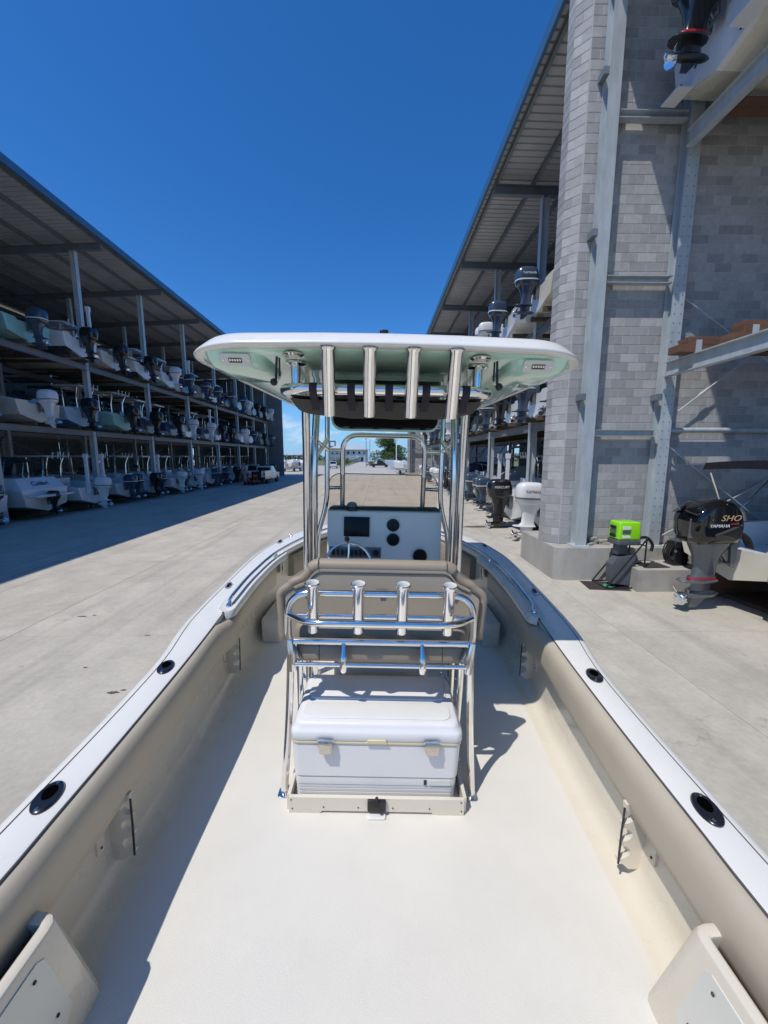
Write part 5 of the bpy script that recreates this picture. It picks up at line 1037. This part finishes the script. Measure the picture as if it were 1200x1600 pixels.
for s_ in (-1, 1):
    for y in (1.30, 2.60): rack(s_, y)
# aft corner pockets: a low wall curving round to the liner
for s_ in (-1, 1):
    path = [Vector(q_) for q_ in ((0.87, -0.5, 0), (0.87, 0.85, 0), (0.874, 0.872, 0), (0.888, 0.888, 0), (0.91, 0.895, 0), (1.03, 0.905, 0))]; rings = []
    for i, p in enumerate(path):
        t = (path[min(i + 1, len(path) - 1)] - path[max(i - 1, 0)]).normalized(); nrm = Vector((t.y, -t.x, 0)); sec = []
        for o_, z in ((0.0, 0.0), (0.0, 0.368), (0.003, 0.376), (0.010, 0.38), (0.026, 0.38), (0.033, 0.376), (0.036, 0.368), (0.036, 0.0)):
            lean = (0.085 * (1 - z / 0.38)) if i >= 1 else 0.0
            q_ = p + nrm * o_; sec.append((s_ * (q_.x - 0.03 * (1 - z / 0.38)), q_.y + lean, z + 0.006))
        rings.append(sec)
    MB().loft(rings).build('pocket_wall', M['cream_gel'], hb, angle=30)
    p = MB(); po = [(0.825, 0.335), (0.868, 0.12), (0.835, 0.075), (-0.4, 0.075), (-0.4, 0.348), (0.805, 0.35)]
    p.loft([[(s_ * (0.866 - 0.03 * (1 - z / 0.38)), y, z) for y, z in po], [(s_ * (0.874 - 0.03 * (1 - z / 0.38)), y, z) for y, z in po]], sm=False); pn = p.build('pocket_panel', M['plate'], hb)
    for y, z in ((0.79, 0.315), (0.825, 0.15), (0.3, 0.32), (0.3, 0.10)): link('screw', cached(('screw_k',), lambda: MB(), M['black']), pn, (s_ * (0.865 - 0.03 * (1 - z / 0.38)), y, z), (0, R(-90) * s_, 0))
# helm console
MOUNT = {0.90: 0.165, 0.83: 0.2805, 0.84: 0.264}   # height of each fitting's drawing origin above the sole
def sized(name, k):   # a fitting drawn at a nominal size, brought to its real size and mounted on the boat
    e = empty(name, (0, 0, MOUNT[k]), (0, 0, 0), hb); e.scale = (k, k, k); return e
def floor_z(k): return -MOUNT[k] / k + 0.006
KC, KT, KL = 0.90, 0.83, 0.84
FC = floor_z(KC); FT = floor_z(KT); FL = floor_z(KL)
cs = sized('helm_console', KC)
b = MB()
for_ = [(3.24, FC), (3.24, 0.66), (3.155, 0.78), (3.205, 1.185), (3.24, 1.20), (3.62, 1.17), (3.95, 0.75), (4.02, FC)]
b.prism(for_, 'x', -0.47, 0.49); b.build('console_body', M['white_gel'], cs)
b = MB(); b.loft([[(-0.46, 3.150, 0.785), (0.48, 3.150, 0.785), (0.48, 3.199, 1.18), (-0.46, 3.199, 1.18)], [(-0.46, 3.158, 0.785), (0.48, 3.158, 0.785), (0.48, 3.207, 1.18), (-0.46, 3.207, 1.18)]], sm=False); b.build('dash_panel', M['panel_grey'], cs)
dash = lambda x, z, o=0.0: (x, 3.150 + (z - 0.785) * 0.124 - o, z)
tl = math.atan(0.124)
b = MB(); b.rrect(0, 0, 0.215, 0.165, -0.004, 0.012, 0.006, 0.003); b.build('chart_screen', M['screen'], cs, dash(-0.222, 1.06, 0.004), (R(90) - tl, 0, 0))
for x, z, r_ in ((0.084, 1.078, 0.054), (0.086, 0.957, 0.054), (0.313, 0.825, 0.062)):
    p = MB().lathe([(r_, 0), (r_, 0.01), (r_ * 0.93, 0.016), (r_ * 0.86, 0.013), (0.001, 0.012)], n=28).build('gauge', M['black'], cs, dash(x, z, 0.001), (R(90) - tl, 0, 0))
    link('gauge_glass', MB().lathe([(r_ * 0.84, 0.0125), (r_ * 0.84, 0.0135), (0.001, 0.0145)], n=24).mesh('gauge_glass', M['screen']), p)
    if r_ > 0.06: link('gauge_bezel', MB().lathe([(r_ * 1.01, 0), (r_ * 1.02, 0.012), (r_ * 0.97, 0.017)], n=28, cap=False).mesh('gauge_bezel', M['steel']), p)
sp_ = MB().rrect(0, 0, 0.44, 0.09, 0, 0.006, 0.01, 0.002).build('switch_panel', M['gun_grey'], cs, dash(-0.235, 0.845, 0.001), (R(90) - tl, 0, 0))
for k in range(8): link('switch', cached(('switch',), lambda: MB().rrect(0, 0, 0.026, 0.05, 0.005, 0.016, 0.005, 0.003), M['black']), sp_, (-0.18 + k * 0.038, 0, 0))
link('dial', MB().lathe([(0.028, 0.005), (0.026, 0.02), (0.001, 0.022)], n=16).mesh('dial', M['black']), sp_, (0.18, 0, 0))
b = MB(); b.loft([[(x, 3.22 + 0.0 * x, 1.198) for x in frange(-0.46, 0.48, 9)], [(x, 3.25, 1.212 + 0.012 * math.cos(x * 3.3)) for x in frange(-0.46, 0.48, 9)], [(x * 0.98, 3.45, 1.205) for x in frange(-0.46, 0.48, 9)], [(x * 0.98, 3.45, 1.18) for x in frange(-0.46, 0.48, 9)], [(x, 3.22, 1.19) for x in frange(-0.46, 0.48, 9)]], closed=False); b.build('dash_eyebrow', M['black'], cs)
cp = MB().lathe([(0.05, 0), (0.052, 0.015), (0.045, 0.03)], n=18).build('compass', M['black'], cs, (-0.268, 3.235, 1.195)); link('compass_dome', MB().lathe([(0.045, 0.03), (0.043, 0.045), (0.03, 0.062), (0.012, 0.068), (0.001, 0.069)], n=18).mesh('compass_dome', M['gun_grey'], 60), cp)
# steering wheel
sw = empty('steering_wheel', (-0.275, 2.985, 0.77), (R(90) - R(22), 0, 0), cs); n = 40
link('rim', MB().tube([(0.19 * math.cos(2 * math.pi * k / n), 0.19 * math.sin(2 * math.pi * k / n), 0) for k in range(n)], 0.012, 10, closed=True).mesh('rim', M['steel'], 60), sw)
for a in (90, 210, 330): link('spoke', MB().tube([(0.03 * math.cos(R(a)), 0.03 * math.sin(R(a)), -0.03), (0.18 * math.cos(R(a)), 0.18 * math.sin(R(a)), 0)], 0.009, 8).mesh('spoke', M['steel']), sw)
link('hub', MB().lathe([(0.045, -0.05), (0.045, -0.02), (0.02, -0.012), (0.001, -0.01)], n=18).mesh('hub', M['steel']), sw); link('shaft', MB().cyl((0, 0, -0.05), (0, 0, -0.16), 0.03, 12).mesh('shaft', M['black']), sw)
link('knob', MB().lathe([(0.008, 0), (0.009, 0.03), (0.018, 0.045), (0.022, 0.06), (0.018, 0.075), (0.001, 0.08)], (-0.012, 0.19, 0.01), (0, 0.35, 1), 14).mesh('knob', M['black_gloss'], 60), sw)
# tinted windscreen
n = 7; out = [(-0.485, 1.16)] + [(-0.485 + 0.09 * (1 - math.cos(R(90 * k / n))), 1.40 + 0.09 * math.sin(R(90 * k / n))) for k in range(n + 1)] + [(0.475 - 0.09 * (1 - math.cos(R(90 * k / n))), 1.40 + 0.09 * math.sin(R(90 * k / n))) for k in range(n, -1, -1)] + [(0.475, 1.16)]
def wpos(x, z, o): return (x, 3.53 - 0.30 * (x / 0.48) ** 4 * 0.35 - (z - 1.16) * 0.10 + o, z)
b = MB(); b.loft([[wpos(x, z, 0) for x, z in out], [wpos(x, z, 0.005) for x, z in out]], sm=False)
wsn = b.build('windscreen', M['tint'], sized('windscreen_mount', KC) if False else cs); link('windscreen_edge', MB().tube([wpos(x, z, 0.0025) for x, z in out[1:-1]], 0.004, 6).mesh('windscreen_edge', M['seam']), wsn)
# hardtop supports
tf = sized('t_top_frame', KC)
def pipe(pts, r=0.0215, name='pipe', m='alu', n=14, rad=0.08, parent=tf): return MB().tube(fillet(pts, rad, 8) if len(pts) > 2 else pts, r, n).build(name, M[m], parent, angle=60)
for s_ in (-1, 1):
    pipe([(s_ * 0.600, 2.97, FC), (s_ * 0.595, 2.97, 1.6), (s_ * 0.57, 2.80, 2.14)], 0.030, rad=0.4)
    pipe([(s_ * 0.548, 3.0, FC), (s_ * 0.545, 3.0, 1.65), (s_ * 0.53, 3.08, 2.13)], 0.028, rad=0.4)
    pipe([(s_ * 0.60, 3.38, FC), (s_ * 0.585, 3.38, 0.95), (s_ * 0.50, 3.38, 1.22), (s_ * 0.50, 3.40, 2.13)], 0.0215, rad=0.16)
    pipe([(s_ * 0.548, 3.04, 1.62), (s_ * 0.502, 3.38, 1.78)], 0.019); pipe([(s_ * 0.555, 3.0, 1.78), (s_ * 0.50, 3.37, 1.70)], 0.016)
    for z in (1.695, 1.365): pipe([(s_ * 0.50, 3.40, z), (s_ * 0.375, 3.44, z)], 0.017)
    for y, x in ((2.97, 0.605), (3.02, 0.553), (3.38, 0.60)): MB().lathe([(0.05, 0.004), (0.05, 0.012), (0.03, 0.02)], (s_ * x, y, FC), n=16).build('foot_flange', M['steel'], tf)
pipe([(-0.372, 3.46, 1.19), (-0.372, 3.44, 1.83), (0.358, 3.44, 1.83), (0.352, 3.46, 1.19)], 0.0225, 'windscreen_hoop', rad=0.15)
tr = sized('rod_rack_frame', KT)
pipe([(-0.615, 3.04, 2.06), (-0.575, 2.16, 2.005), (0.575, 2.16, 2.005), (0.615, 3.04, 2.06)], 0.031, 'rear_pipe', rad=0.16, n=16, parent=tr)
for x in (-0.395, -0.19, 0.015, 0.215, 0.43): # wraps
    MB().tube([(x - 0.021, 2.16, 2.005), (x + 0.021, 2.16, 2.005)], 0.0335, 16).build('bag_strap', M['strap'], tr); MB().beam((x, 2.135, 1.99), (x, 2.24, 1.905), 0.042, 0.006).build('bag_strap', M['strap'], tr)
b = MB()
def bag(x, y):
    u = (y - 2.2) / 0.65; return (x, y, 1.985 - 0.10 * math.sin(math.pi * min(max(u * 0.9 + 0.12, 0), 1)) * (1 - 0.4 * (x / 0.54) ** 4) + 0.004 * math.sin(x * 23) * math.sin(y * 17))
gx = frange(-0.535, 0.535, 25)
b.loft([[bag(x, y) for x in gx] for y in frange(2.2, 2.85, 12)], closed=False); b.loft([[(p[0], p[1], p[2] + 0.02) for p in (bag(x, y) for x in gx)] for y in frange(2.2, 2.85, 12)], closed=False); b.build('storage_bag', M['canvas'], tr, angle=80)
for x in (-0.30, -0.09, 0.13, 0.345):
    top = Vector((x * 0.985 + 0.003, 1.985, 2.185)); bot = Vector((x * 1.02, 2.125, 1.865)); d = (bot - top)
    h = MB().tube([top, top + d * 0.02, top + d * 0.06, bot - d * 0.04, bot], [0.043, 0.043, 0.0335, 0.0335, 0.031], 20); h.tube([top - d * 0.004, top + d * 0.25], [0.030, 0.028], 16)
    h.build('rod_holder', M['alu'], tr, angle=50)
    MB().lathe([(0.029, 0), (0.001, 0.001)], top - d.normalized() * 0.002, -d.normalized(), 16).build('holder_shade_disc', M['black'], tr)  # black disc on the capped tube end, painting the shade inside it
for s_ in (-1, 1):
    MB().cyl((s_ * 0.50, 2.20, 2.01), (s_ * 0.50, 2.20, 2.145), 0.026, 14).build('stand_off', M['alu'], tr); MB().lathe([(0.055, 0), (0.055, -0.012), (0.03, -0.02)], (s_ * 0.50, 2.20, 2.15), n=18).build('flange', M['steel'], tr)
# hardtop
ht = sized('hardtop', KT)
def ht_ring(inset, z, crown=0.0):
    o = []; y0, y1 = 1.945 + inset, 4.50 - inset; hw0, hw1 = 1.085 - inset, 1.0 - inset; r0, r1 = max(0.36 - inset, 0.02), max(0.30 - inset, 0.02)
    for (sx, sy, a0) in ((1, 1, 0), (-1, 1, 90), (-1, -1, 180), (1, -1, 270)):
        r_ = r1 if sy > 0 else r0; hw = hw1 if sy > 0 else hw0; yc = y1 - r_ if sy > 0 else y0 + r_
        for k in range(13):
            a = R(a0 + 7.5 * k); x = sx * (hw - r_) + r_ * math.cos(a); y = yc + r_ * math.sin(a)
            o.append((x, y + (0.03 * x * x if sy < 0 else 0), z - 0.014 * x * x))
        if a0 == 180:
            for t in (0.25, 0.5, 0.75):
                x = -(hw0 - r0) + 2 * (hw0 - r0) * t; o.append((x, y0 + 0.03 * x * x, z - 0.014 * x * x))
    return o
b = MB(); b.loft([ht_ring(0.055, 2.176), ht_ring(0.015, 2.177), ht_ring(0.002, 2.184), ht_ring(0.0, 2.192), ht_ring(0.010, 2.204), ht_ring(0.062, 2.246), ht_ring(0.08, 2.258), ht_ring(0.16, 2.275), ht_ring(0.5, 2.30), ht_ring(0.90, 2.305)], cap=False); b.build('top_shell', M['white_gel'], ht, angle=60)
b = MB(); b.loft([ht_ring(0.05, 2.1755), ht_ring(0.07, 2.168), ht_ring(0.13, 2.158), ht_ring(0.36, 2.154), ht_ring(0.40, 2.150), ht_ring(0.90, 2.150)], cap=False); b.build('underside', M['mint'], ht, angle=40)
b = MB(); b.loft([[(x, y, z) for x, y in ((-0.36, 2.5), (0.36, 2.5), (0.42, 3.4), (-0.42, 3.4))] for z in (2.151, 2.12)], sm=False); b.build('centre_panel', M['mint'], ht)
for s_ in (-1, 1):
    po = []
    pod = MB(); 
    def prg(w, d, z, yo=0): return [(s_ * 0.80 + w * math.copysign(abs(math.cos(t)) ** 0.5, math.cos(t)), 2.30 + yo + d * math.copysign(abs(math.sin(t)) ** 0.5, math.sin(t)), z) for t in [2 * math.pi * k / 40 for k in range(40)]]
    pod.loft([prg(0.17, 0.26, 2.165), prg(0.16, 0.245, 2.13, 0.01), prg(0.145, 0.22, 2.105, 0.03), prg(0.10, 0.16, 2.094, 0.05)]); pod.build('speaker_pod', M['mint'], ht, angle=60)
    # light plate on the sloping aft face of the pod
    pl = MB().rrect(0, 0, 0.155, 0.066, 0, 0.007, 0.016, 0.003).build('light_plate', M['plate'], ht, (s_ * 0.775, 2.058, 2.124), (R(90) + R(35), 0, R(0)), 40)
    link('lens', MB().rrect(0, 0, 0.068, 0.024, 0.0065, 0.010, 0.005, 0.001).mesh('lens', M['black_gloss']), pl)
    for k in range(5): link('led', MB().rrect(-0.026 + k * 0.013, 0.002, 0.009, 0.012, 0.0098, 0.0108, 0.003).mesh('led', M['steel']), pl)
    for t in (-1, 1): link('screw', cached(('screw',), lambda: MB(), M['steel']), pl, (t * 0.063, 0, 0.0065)); 
    lt = MB().lathe([(0.050, 0), (0.052, -0.006), (0.042, -0.013), (0.030, -0.010), (0.001, -0.012)], n=26).build('dome_light', M['steel'], ht, (s_ * 0.478, 2.055, 2.158)); link('lens', MB().lathe([(0.030, -0.0105), (0.02, -0.016), (0.001, -0.018)], n=20).mesh('lens', M['plate'], 60), lt)
    # antenna clip
    cl = MB().tube([(s_ * 0.565, 2.06, 2.145), (s_ * 0.575, 2.07, 2.03)], 0.0065, 8).build('antenna_clip', M['black'], ht); link('clip_ball', MB().lathe([(0.001, -0.02), (0.014, -0.014), (0.02, 0), (0.014, 0.014), (0.001, 0.02)], (s_ * 0.585, 2.07, 2.02), n=14).mesh('clip_ball', M['black'], 60), cl); link('clip_arm', MB().tube([(s_ * 0.552, 2.06, 2.14), (s_ * 0.556, 2.075, 2.05)], 0.005, 8).mesh('clip_arm', M['black']), cl)
# electronics box
out = []
for (cx_, cz_, a0) in ((0.30, 1.90, 270), (0.30, 2.14, 0)): pass
def eb(w, z0, r_):
    o = [(-w, 2.15)]
    for k in range(7): a = R(180 + 90 * k / 6); o.append((-w + r_ + r_ * math.cos(a), z0 + r_ + r_ * math.sin(a)))
    for k in range(7): a = R(270 + 90 * k / 6); o.append((w - r_ + r_ * math.cos(a), z0 + r_ + r_ * math.sin(a)))
    return o + [(w, 2.15)]
b = MB(); o1 = eb(0.40, 1.832, 0.08); b.loft([[(x, 2.90, z) for x, z in o1], [(x * 1.05, 3.35, z + 0.09 * (2.15 - z)) for x, z in o1]], sm=False); ebx = b.build('electronics_box', M['mint'], ht)
b = MB(); o2 = eb(0.383, 1.846, 0.07); b.loft([[(x, 2.885, z) for x, z in o2], [(x, 2.899, z) for x, z in o2]], sm=False); link('box_door', b.mesh('box_door', M['black_gloss']), ebx)
MB().rrect(0, 0, 0.05, 0.05, 0, 0.07, 0.012, 0.006).build('mast_light', M['black'], ht, (-0.02, 2.35, 2.30)); MB().rrect(0, 0, 0.13, 0.13, 0, 0.05, 0.06, 0.02).build('antenna_puck', M['white_gel'], ht, (0.25, 2.9, 2.30))
# leaning post
lp = sized('leaning_post', KL)
def lpp(pts, r=0.0195, name='pipe', rad=0.09, n=14): return pipe(pts, r, name, 'alu', n, rad, lp)
YB = 2.10
lpp([(-0.475, YB - 0.02, 0.47), (-0.535, YB - 0.02, 0.60), (-0.535, YB, 0.872), (0.525, YB, 0.872), (0.525, YB - 0.02, 0.60), (0.475, YB - 0.02, 0.47)], 0.021, 'back_hoop', {1: 0.05, 2: 0.15, 3: 0.15, 4: 0.05})
lpp([(-0.53, YB, 0.735), (0.52, YB, 0.735)], 0.017)
lpp([(-0.53, YB - 0.01, 0.745), (-0.40, 1.93, 0.768), (0.39, 1.93, 0.768), (0.52, YB - 0.01, 0.745)], 0.019, 'front_hoop', 0.12)
lpp([(-0.505, YB - 0.01, 0.585), (0.50, YB - 0.01, 0.585)], 0.020); lpp([(-0.485, 2.03, 0.475), (0.485, 2.03, 0.475)], 0.012)
for x in (-0.215, 0.235):
    MB().tube([(x, YB - 0.02, 0.58), (x + 0.002, 2.05, 0.52), (x + 0.003, 2.03, 0.47), (x + 0.003, 2.045, 0.43)], [0.014, 0.021, 0.024, 0.018], 12).build('footrest_stub', M['alu'], lp, angle=60)
for s_ in (-1, 1):
    MB().tube([(s_ * 0.522, YB - 0.03, 0.60), (s_ * 0.505, 2.05, 0.5), (s_ * 0.50, 2.045, 0.43)], [0.021, 0.028, 0.024], 12).build('corner_stub', M['alu'], lp, angle=60)
    lpp([(s_ * 0.515, 2.06, 0.55), (s_ * 0.530, 2.07, 0.15), (s_ * 0.548, 1.99, FL)], 0.021, 'leg', 0.25)
    lpp([(s_ * 0.478, 2.12, 0.52), (s_ * 0.505, 2.28, FL)], 0.019, 'leg'); lpp([(s_ * 0.50, 2.50, 0.52), (s_ * 0.50, 2.50, FL)], 0.019, 'leg')
    MB().rrect(0, 0, 0.065, 0.075, 0, 0.008, 0.02, 0.003).build('foot_plate', M['steel'], lp, (s_ * 0.548, 1.985, FL)); MB().rrect(0, 0, 0.065, 0.075, 0, 0.008, 0.02, 0.003).build('foot_plate', M['steel'], lp, (s_ * 0.505, 2.28, FL))
for x in (-0.382, -0.130, 0.114, 0.370):
    top = Vector((x * 0.985, 1.985, 0.972)); bot = Vector((x, 2.035, 0.672)); d = bot - top
    dn = d.normalized(); Lh = d.length
    MB().lathe([(0.026, Lh), (0.0305, Lh - 0.008), (0.0305, 0.028), (0.041, 0.012), (0.042, 0.002), (0.036, -0.002)], top, dn, 24, cap=False).build('rod_holder', M['alu'], lp, angle=50)
    MB().lathe([(0.0365, -0.0015), (0.0335, 0.002), (0.027, 0.012), (0.0265, 0.16), (0.001, 0.165)], top, dn, 24, cap=False).build('holder_liner', M['plate'], lp, angle=50)
# backrest: panel with padded wrap-around rim
hp = [(0.59, 0.555), (0.606, 0.815), (0.59, 0.838), (0.53, 0.878), (0.468, 0.90), (0.42, 0.962), (0.385, 0.985)]
prof = [(-x, z) for x, z in hp] + [(x, z) for x, z in reversed(hp)]
YBK = 2.20
inner = [Vector((x, YBK, z)) for x, z in prof]; pl_ = fillet(inner, 0.035, 5)
b = MB(); b.loft([[(p.x * 0.97, YBK - 0.004, p.z) for p in pl_], [(p.x * 0.97, YBK + 0.05, p.z) for p in pl_]], sm=False); b.build('backrest_panel', M['tan_light'], lp)
b = MB(); rims = []
for p in pl_:
    rims.append((p.x * 1.015, YBK + 0.035, p.z + 0.012 if p.z > 0.87 else p.z))
b.tube(rims, [0.027 + (0.014 if p[2] > 0.97 else 0.0) for p in rims], 14); b.build('backrest_rim', M['tan'], lp, angle=70)
MB().tube([(p[0] * 0.955, YBK - 0.006, p[2] - (0.03 if p[2] > 0.87 else 0.0)) for p in rims], 0.005, 6).build('piping', M['seam'], lp)
for x in (-0.38, 0.38): MB().tube([(x, 2.190, 0.985), (x, 2.197, 1.030), (x, 2.235, 1.041), (x, 2.27, 1.025)], 0.0025, 5).build('stitch_seam', M['seam'], lp)
for x, z in ((-0.44, 0.825), (0.0, 0.838), (0.43, 0.83), (-0.42, 0.63), (0.0, 0.63), (0.42, 0.63)):
    sg = -1 if z > 0.7 else 1
    tb_ = MB(); po = [(-0.036, 0.03 * sg * -1), (0.036, 0.03 * sg * -1), (0.014, -0.022 * sg * -1), (-0.014, -0.022 * sg * -1)]
    tb_.prism(po if True else po, 'y', -0.004, 0.0); t_ = tb_.build('mount_tab', M['steel'], lp, (x, YBK - 0.008, z))
    link('bolt', cached(('bolt_k',), lambda: MB().lathe([(0.008, 0), (0.007, 0.004), (0.001, 0.005)], n=10), M['black']), t_, (0, -0.004, -0.006 * sg), (R(90), 0, 0))
b = MB(); b.rrect(0, 2.36, 1.06, 0.42, 0.50, 0.66, 0.08, 0.05); b.build('seat_cushion', M['tan'], lp, angle=60); b = MB(); b.rrect(0, 2.15, 1.0, 0.10, 0.445, 0.565, 0.035, 0.03); b.build('rear_cushion', M['tan'], lp, angle=60)
for x in (-0.36, 0.36): MB().tube([(x, 2.10, 0.46), (x, 2.098, 0.51), (x, 2.105, 0.56)], 0.003, 5).build('stitch_seam', M['seam'], lp)
MB().rrect(0, 2.36, 0.96, 0.40, 0.45, 0.499, 0.04, 0.01).build('seat_base', M['cream_gel'], lp)
b = MB(); b.rrect(0, 2.66, 0.66, 0.30, FL, 0.449, 0.04, 0.015); b.build('seat_box', M['cream_gel'], lp); b = MB(); b.rrect(0, 0, 0.5, 0.3, 0, 0.006, 0.02, 0.002); b.build('seat_box_panel', M['cream_gel'], lp, (0, 2.509, 0.16), (R(90), 0, 0))
# cooler tray (part of the boat)
ty = empty('cooler_tray', (0, 0, 0), (0, 0, 0), hb)
out = [(-0.41, 0.004), (-0.27, 0.004), (-0.258, 0.020), (0.248, 0.020), (0.26, 0.004), (0.40, 0.004), (0.40, 0.088), (-0.41, 0.088)]
b = MB(); b.prism(out, 'y', 1.562, 1.578); fp = b.build('tray_front', M['cream_gel'], ty)
for x, z in ((-0.40, 0.075), (-0.395, 0.03), (-0.25, 0.04), (-0.09, 0.04), (0.07, 0.04), (0.24, 0.04), (0.385, 0.075), (0.388, 0.03)): link('screw', cached(('bolt_s',), lambda: MB().lathe([(0.0035, 0), (0.003, 0.002)], n=8), M['black']), fp, (x, 1.5615, z), (R(90), 0, 0))
for s_ in (-1, 1): MB().box(s_ * 0.41 - 0.008 - 0.005 * 1, s_ * 0.41 + 0.008 - 0.005, 1.5785, 2.02, 0.006, 0.085).build('tray_side', M['cream_gel'], ty)
MB().box(-0.40, 0.39, 1.579, 2.02, 0.008, 0.018).build('tray_floor', M['cream_gel'], ty)
lk = MB().rrect(0, 0, 0.085, 0.06, 0, 0.014, 0.008, 0.004).build('tray_latch', M['black'], ty, (-0.005, 1.561, 0.06), (R(90), 0, 0)); link('latch_lever', MB().tube([(0, 0.0, 0.014), (0, 0.02, 0.03), (0, 0.055, 0.02)], [0.008, 0.01, 0.007], 8).mesh('latch_lever', M['black']), lk)
MB().rrect(-0.005, 1.545, 0.085, 0.03, 0.005, 0.018, 0.01, 0.004).build('latch_strike', M['white_gel'], ty)
# cooler: a thing of its own standing in the tray
ck = tag(empty('cooler', hb.location, hb.rotation_euler), 'large white hard cooler with two steel latches in the tray under the leaning post', 'cooler')
b = MB()
def rr_(w, d, z, r_, cy=1.815):
    o = []
    for (sx, sy, a0) in ((1, 1, 0), (-1, 1, 90), (-1, -1, 180), (1, -1, 270)):
        for k in range(6): a = R(a0 + 18 * k); o.append((-0.012 + sx * (w / 2 - r_) + r_ * math.cos(a), cy + sy * (d / 2 - r_) + r_ * math.sin(a), z))
    return o
rings = []
for k in range(5): z = 0.020 + k * 0.018; rings += [rr_(0.752 + k * 0.002, 0.400, z, 0.03), rr_(0.752 + k * 0.002, 0.400, z + 0.013, 0.03), rr_(0.747 + k * 0.002, 0.396, z + 0.0135, 0.03), rr_(0.747 + k * 0.002, 0.396, z + 0.0175, 0.03)]
rings += [rr_(0.764, 0.404, 0.112, 0.03), rr_(0.766, 0.406, 0.150, 0.032), rr_(0.758, 0.400, 0.152, 0.032), rr_(0.758, 0.400, 0.156, 0.032), rr_(0.774, 0.414, 0.159, 0.034), rr_(0.786, 0.424, 0.30, 0.036), rr_(0.788, 0.426, 0.325, 0.036), rr_(0.780, 0.418, 0.330, 0.034)]
b.loft(rings); b.build('body', M['cooler_white'], ck, angle=40)
b = MB(); b.loft([rr_(0.792, 0.43, 0.3305, 0.036), rr_(0.796, 0.434, 0.333, 0.037), rr_(0.796, 0.434, 0.346, 0.037), rr_(0.79, 0.43, 0.3485, 0.036)]); b.build('gasket', M['cooler_cream'], ck, angle=40)
b = MB(); b.loft([rr_(0.794, 0.432, 0.349, 0.036), rr_(0.800, 0.438, 0.353, 0.038), rr_(0.800, 0.438, 0.385, 0.038), rr_(0.792, 0.430, 0.396, 0.04), rr_(0.776, 0.414, 0.402, 0.04), rr_(0.770, 0.408, 0.414, 0.04), rr_(0.760, 0.398, 0.424, 0.042), rr_(0.744, 0.382, 0.429, 0.045)]); b.build('lid', M['cooler_white'], ck, angle=45)
b = MB(); b.rrect(-0.012, 1.70, 0.70, 0.115, 0.4285, 0.434, 0.04, 0.004); b.build('lid_ridge', M['cooler_white'], ck, angle=40)
b = MB(); b.rrect(-0.012, 1.885, 0.70, 0.20, 0.4285, 0.438, 0.04, 0.006); b.build('lid_ridge', M['cooler_white'], ck, angle=40)
b = MB(); b.prism([(-0.06, 0.345), (0.04, 0.345), (0.03, 0.361), (-0.05, 0.361)], 'y', 1.588, 1.60); b.build('lid_lip', M['cooler_cream'], ck)
for x in (-0.245, 0.243):
    l = MB(); l.loft([[(x - 0.034, 1.5905, 0.362), (x + 0.034, 1.5905, 0.362), (x + 0.034, 1.580, 0.362), (x - 0.034, 1.580, 0.362)], [(x - 0.032, 1.588, 0.345), (x + 0.032, 1.588, 0.345), (x + 0.032, 1.572, 0.345), (x - 0.032, 1.572, 0.345)], [(x - 0.026, 1.590, 0.298), (x + 0.026, 1.590, 0.298), (x + 0.026, 1.578, 0.298), (x - 0.026, 1.578, 0.298)], [(x - 0.020, 1.592, 0.290), (x + 0.020, 1.592, 0.290), (x + 0.020, 1.584, 0.290), (x - 0.020, 1.584, 0.290)]], sm=False)
    lo = l.build('latch', M['latch'], ck); link('hinge_pin', MB().cyl((x - 0.037, 1.584, 0.363), (x + 0.037, 1.584, 0.363), 0.005, 8).mesh('hinge_pin', M['steel']), lo); link('latch_plate', MB().rrect(0, 0, 0.05, 0.04, 0, 0.002, 0.004).mesh('latch_plate', M['latch']), lo, (x, 1.573, 0.325), (R(90), 0, 0))
b = MB(); b.rrect(0, 0, 0.10, 0.028, 0, 0.002, 0.004).build('maker_plate', M['plate'], ck, (0.29, 1.6115, 0.13), (R(90), 0, 0)); MB().box(0.215, 0.228, 1.609, 1.6135, 0.118, 0.142).build('drain_slot', M['black'], ck)
for x in (-0.39, 0.37): MB().tube(fillet([(x + (-0.012 if x < 0 else 0.012), 1.75, 0.30), (x + (-0.022 if x < 0 else 0.022), 1.75, 0.24), (x + (-0.022 if x < 0 else 0.022), 1.88, 0.24), (x + (-0.012 if x < 0 else 0.012), 1.88, 0.30)], 0.02), 0.006, 8).build('rope_handle', M['print_white'], ck)
# cradle under the boat
for y in (0.4, 3.4):
    o = tag(empty('boat_stand', (0, y, 0)), 'timber keel block under the centre console boat, ' + ('aft one' if y < 1 else 'forward one'), 'boat stand', 'blocks under the boat')
    MB().rrect(0, 0, 0.5, 0.35, 0.001, 0.36, 0.02).build('block', M['timber'], o); MB().rrect(0, 0, 0.35, 0.3, 0.361, 0.72 if y < 1 else 0.74, 0.02).build('block', M['timber'], o)
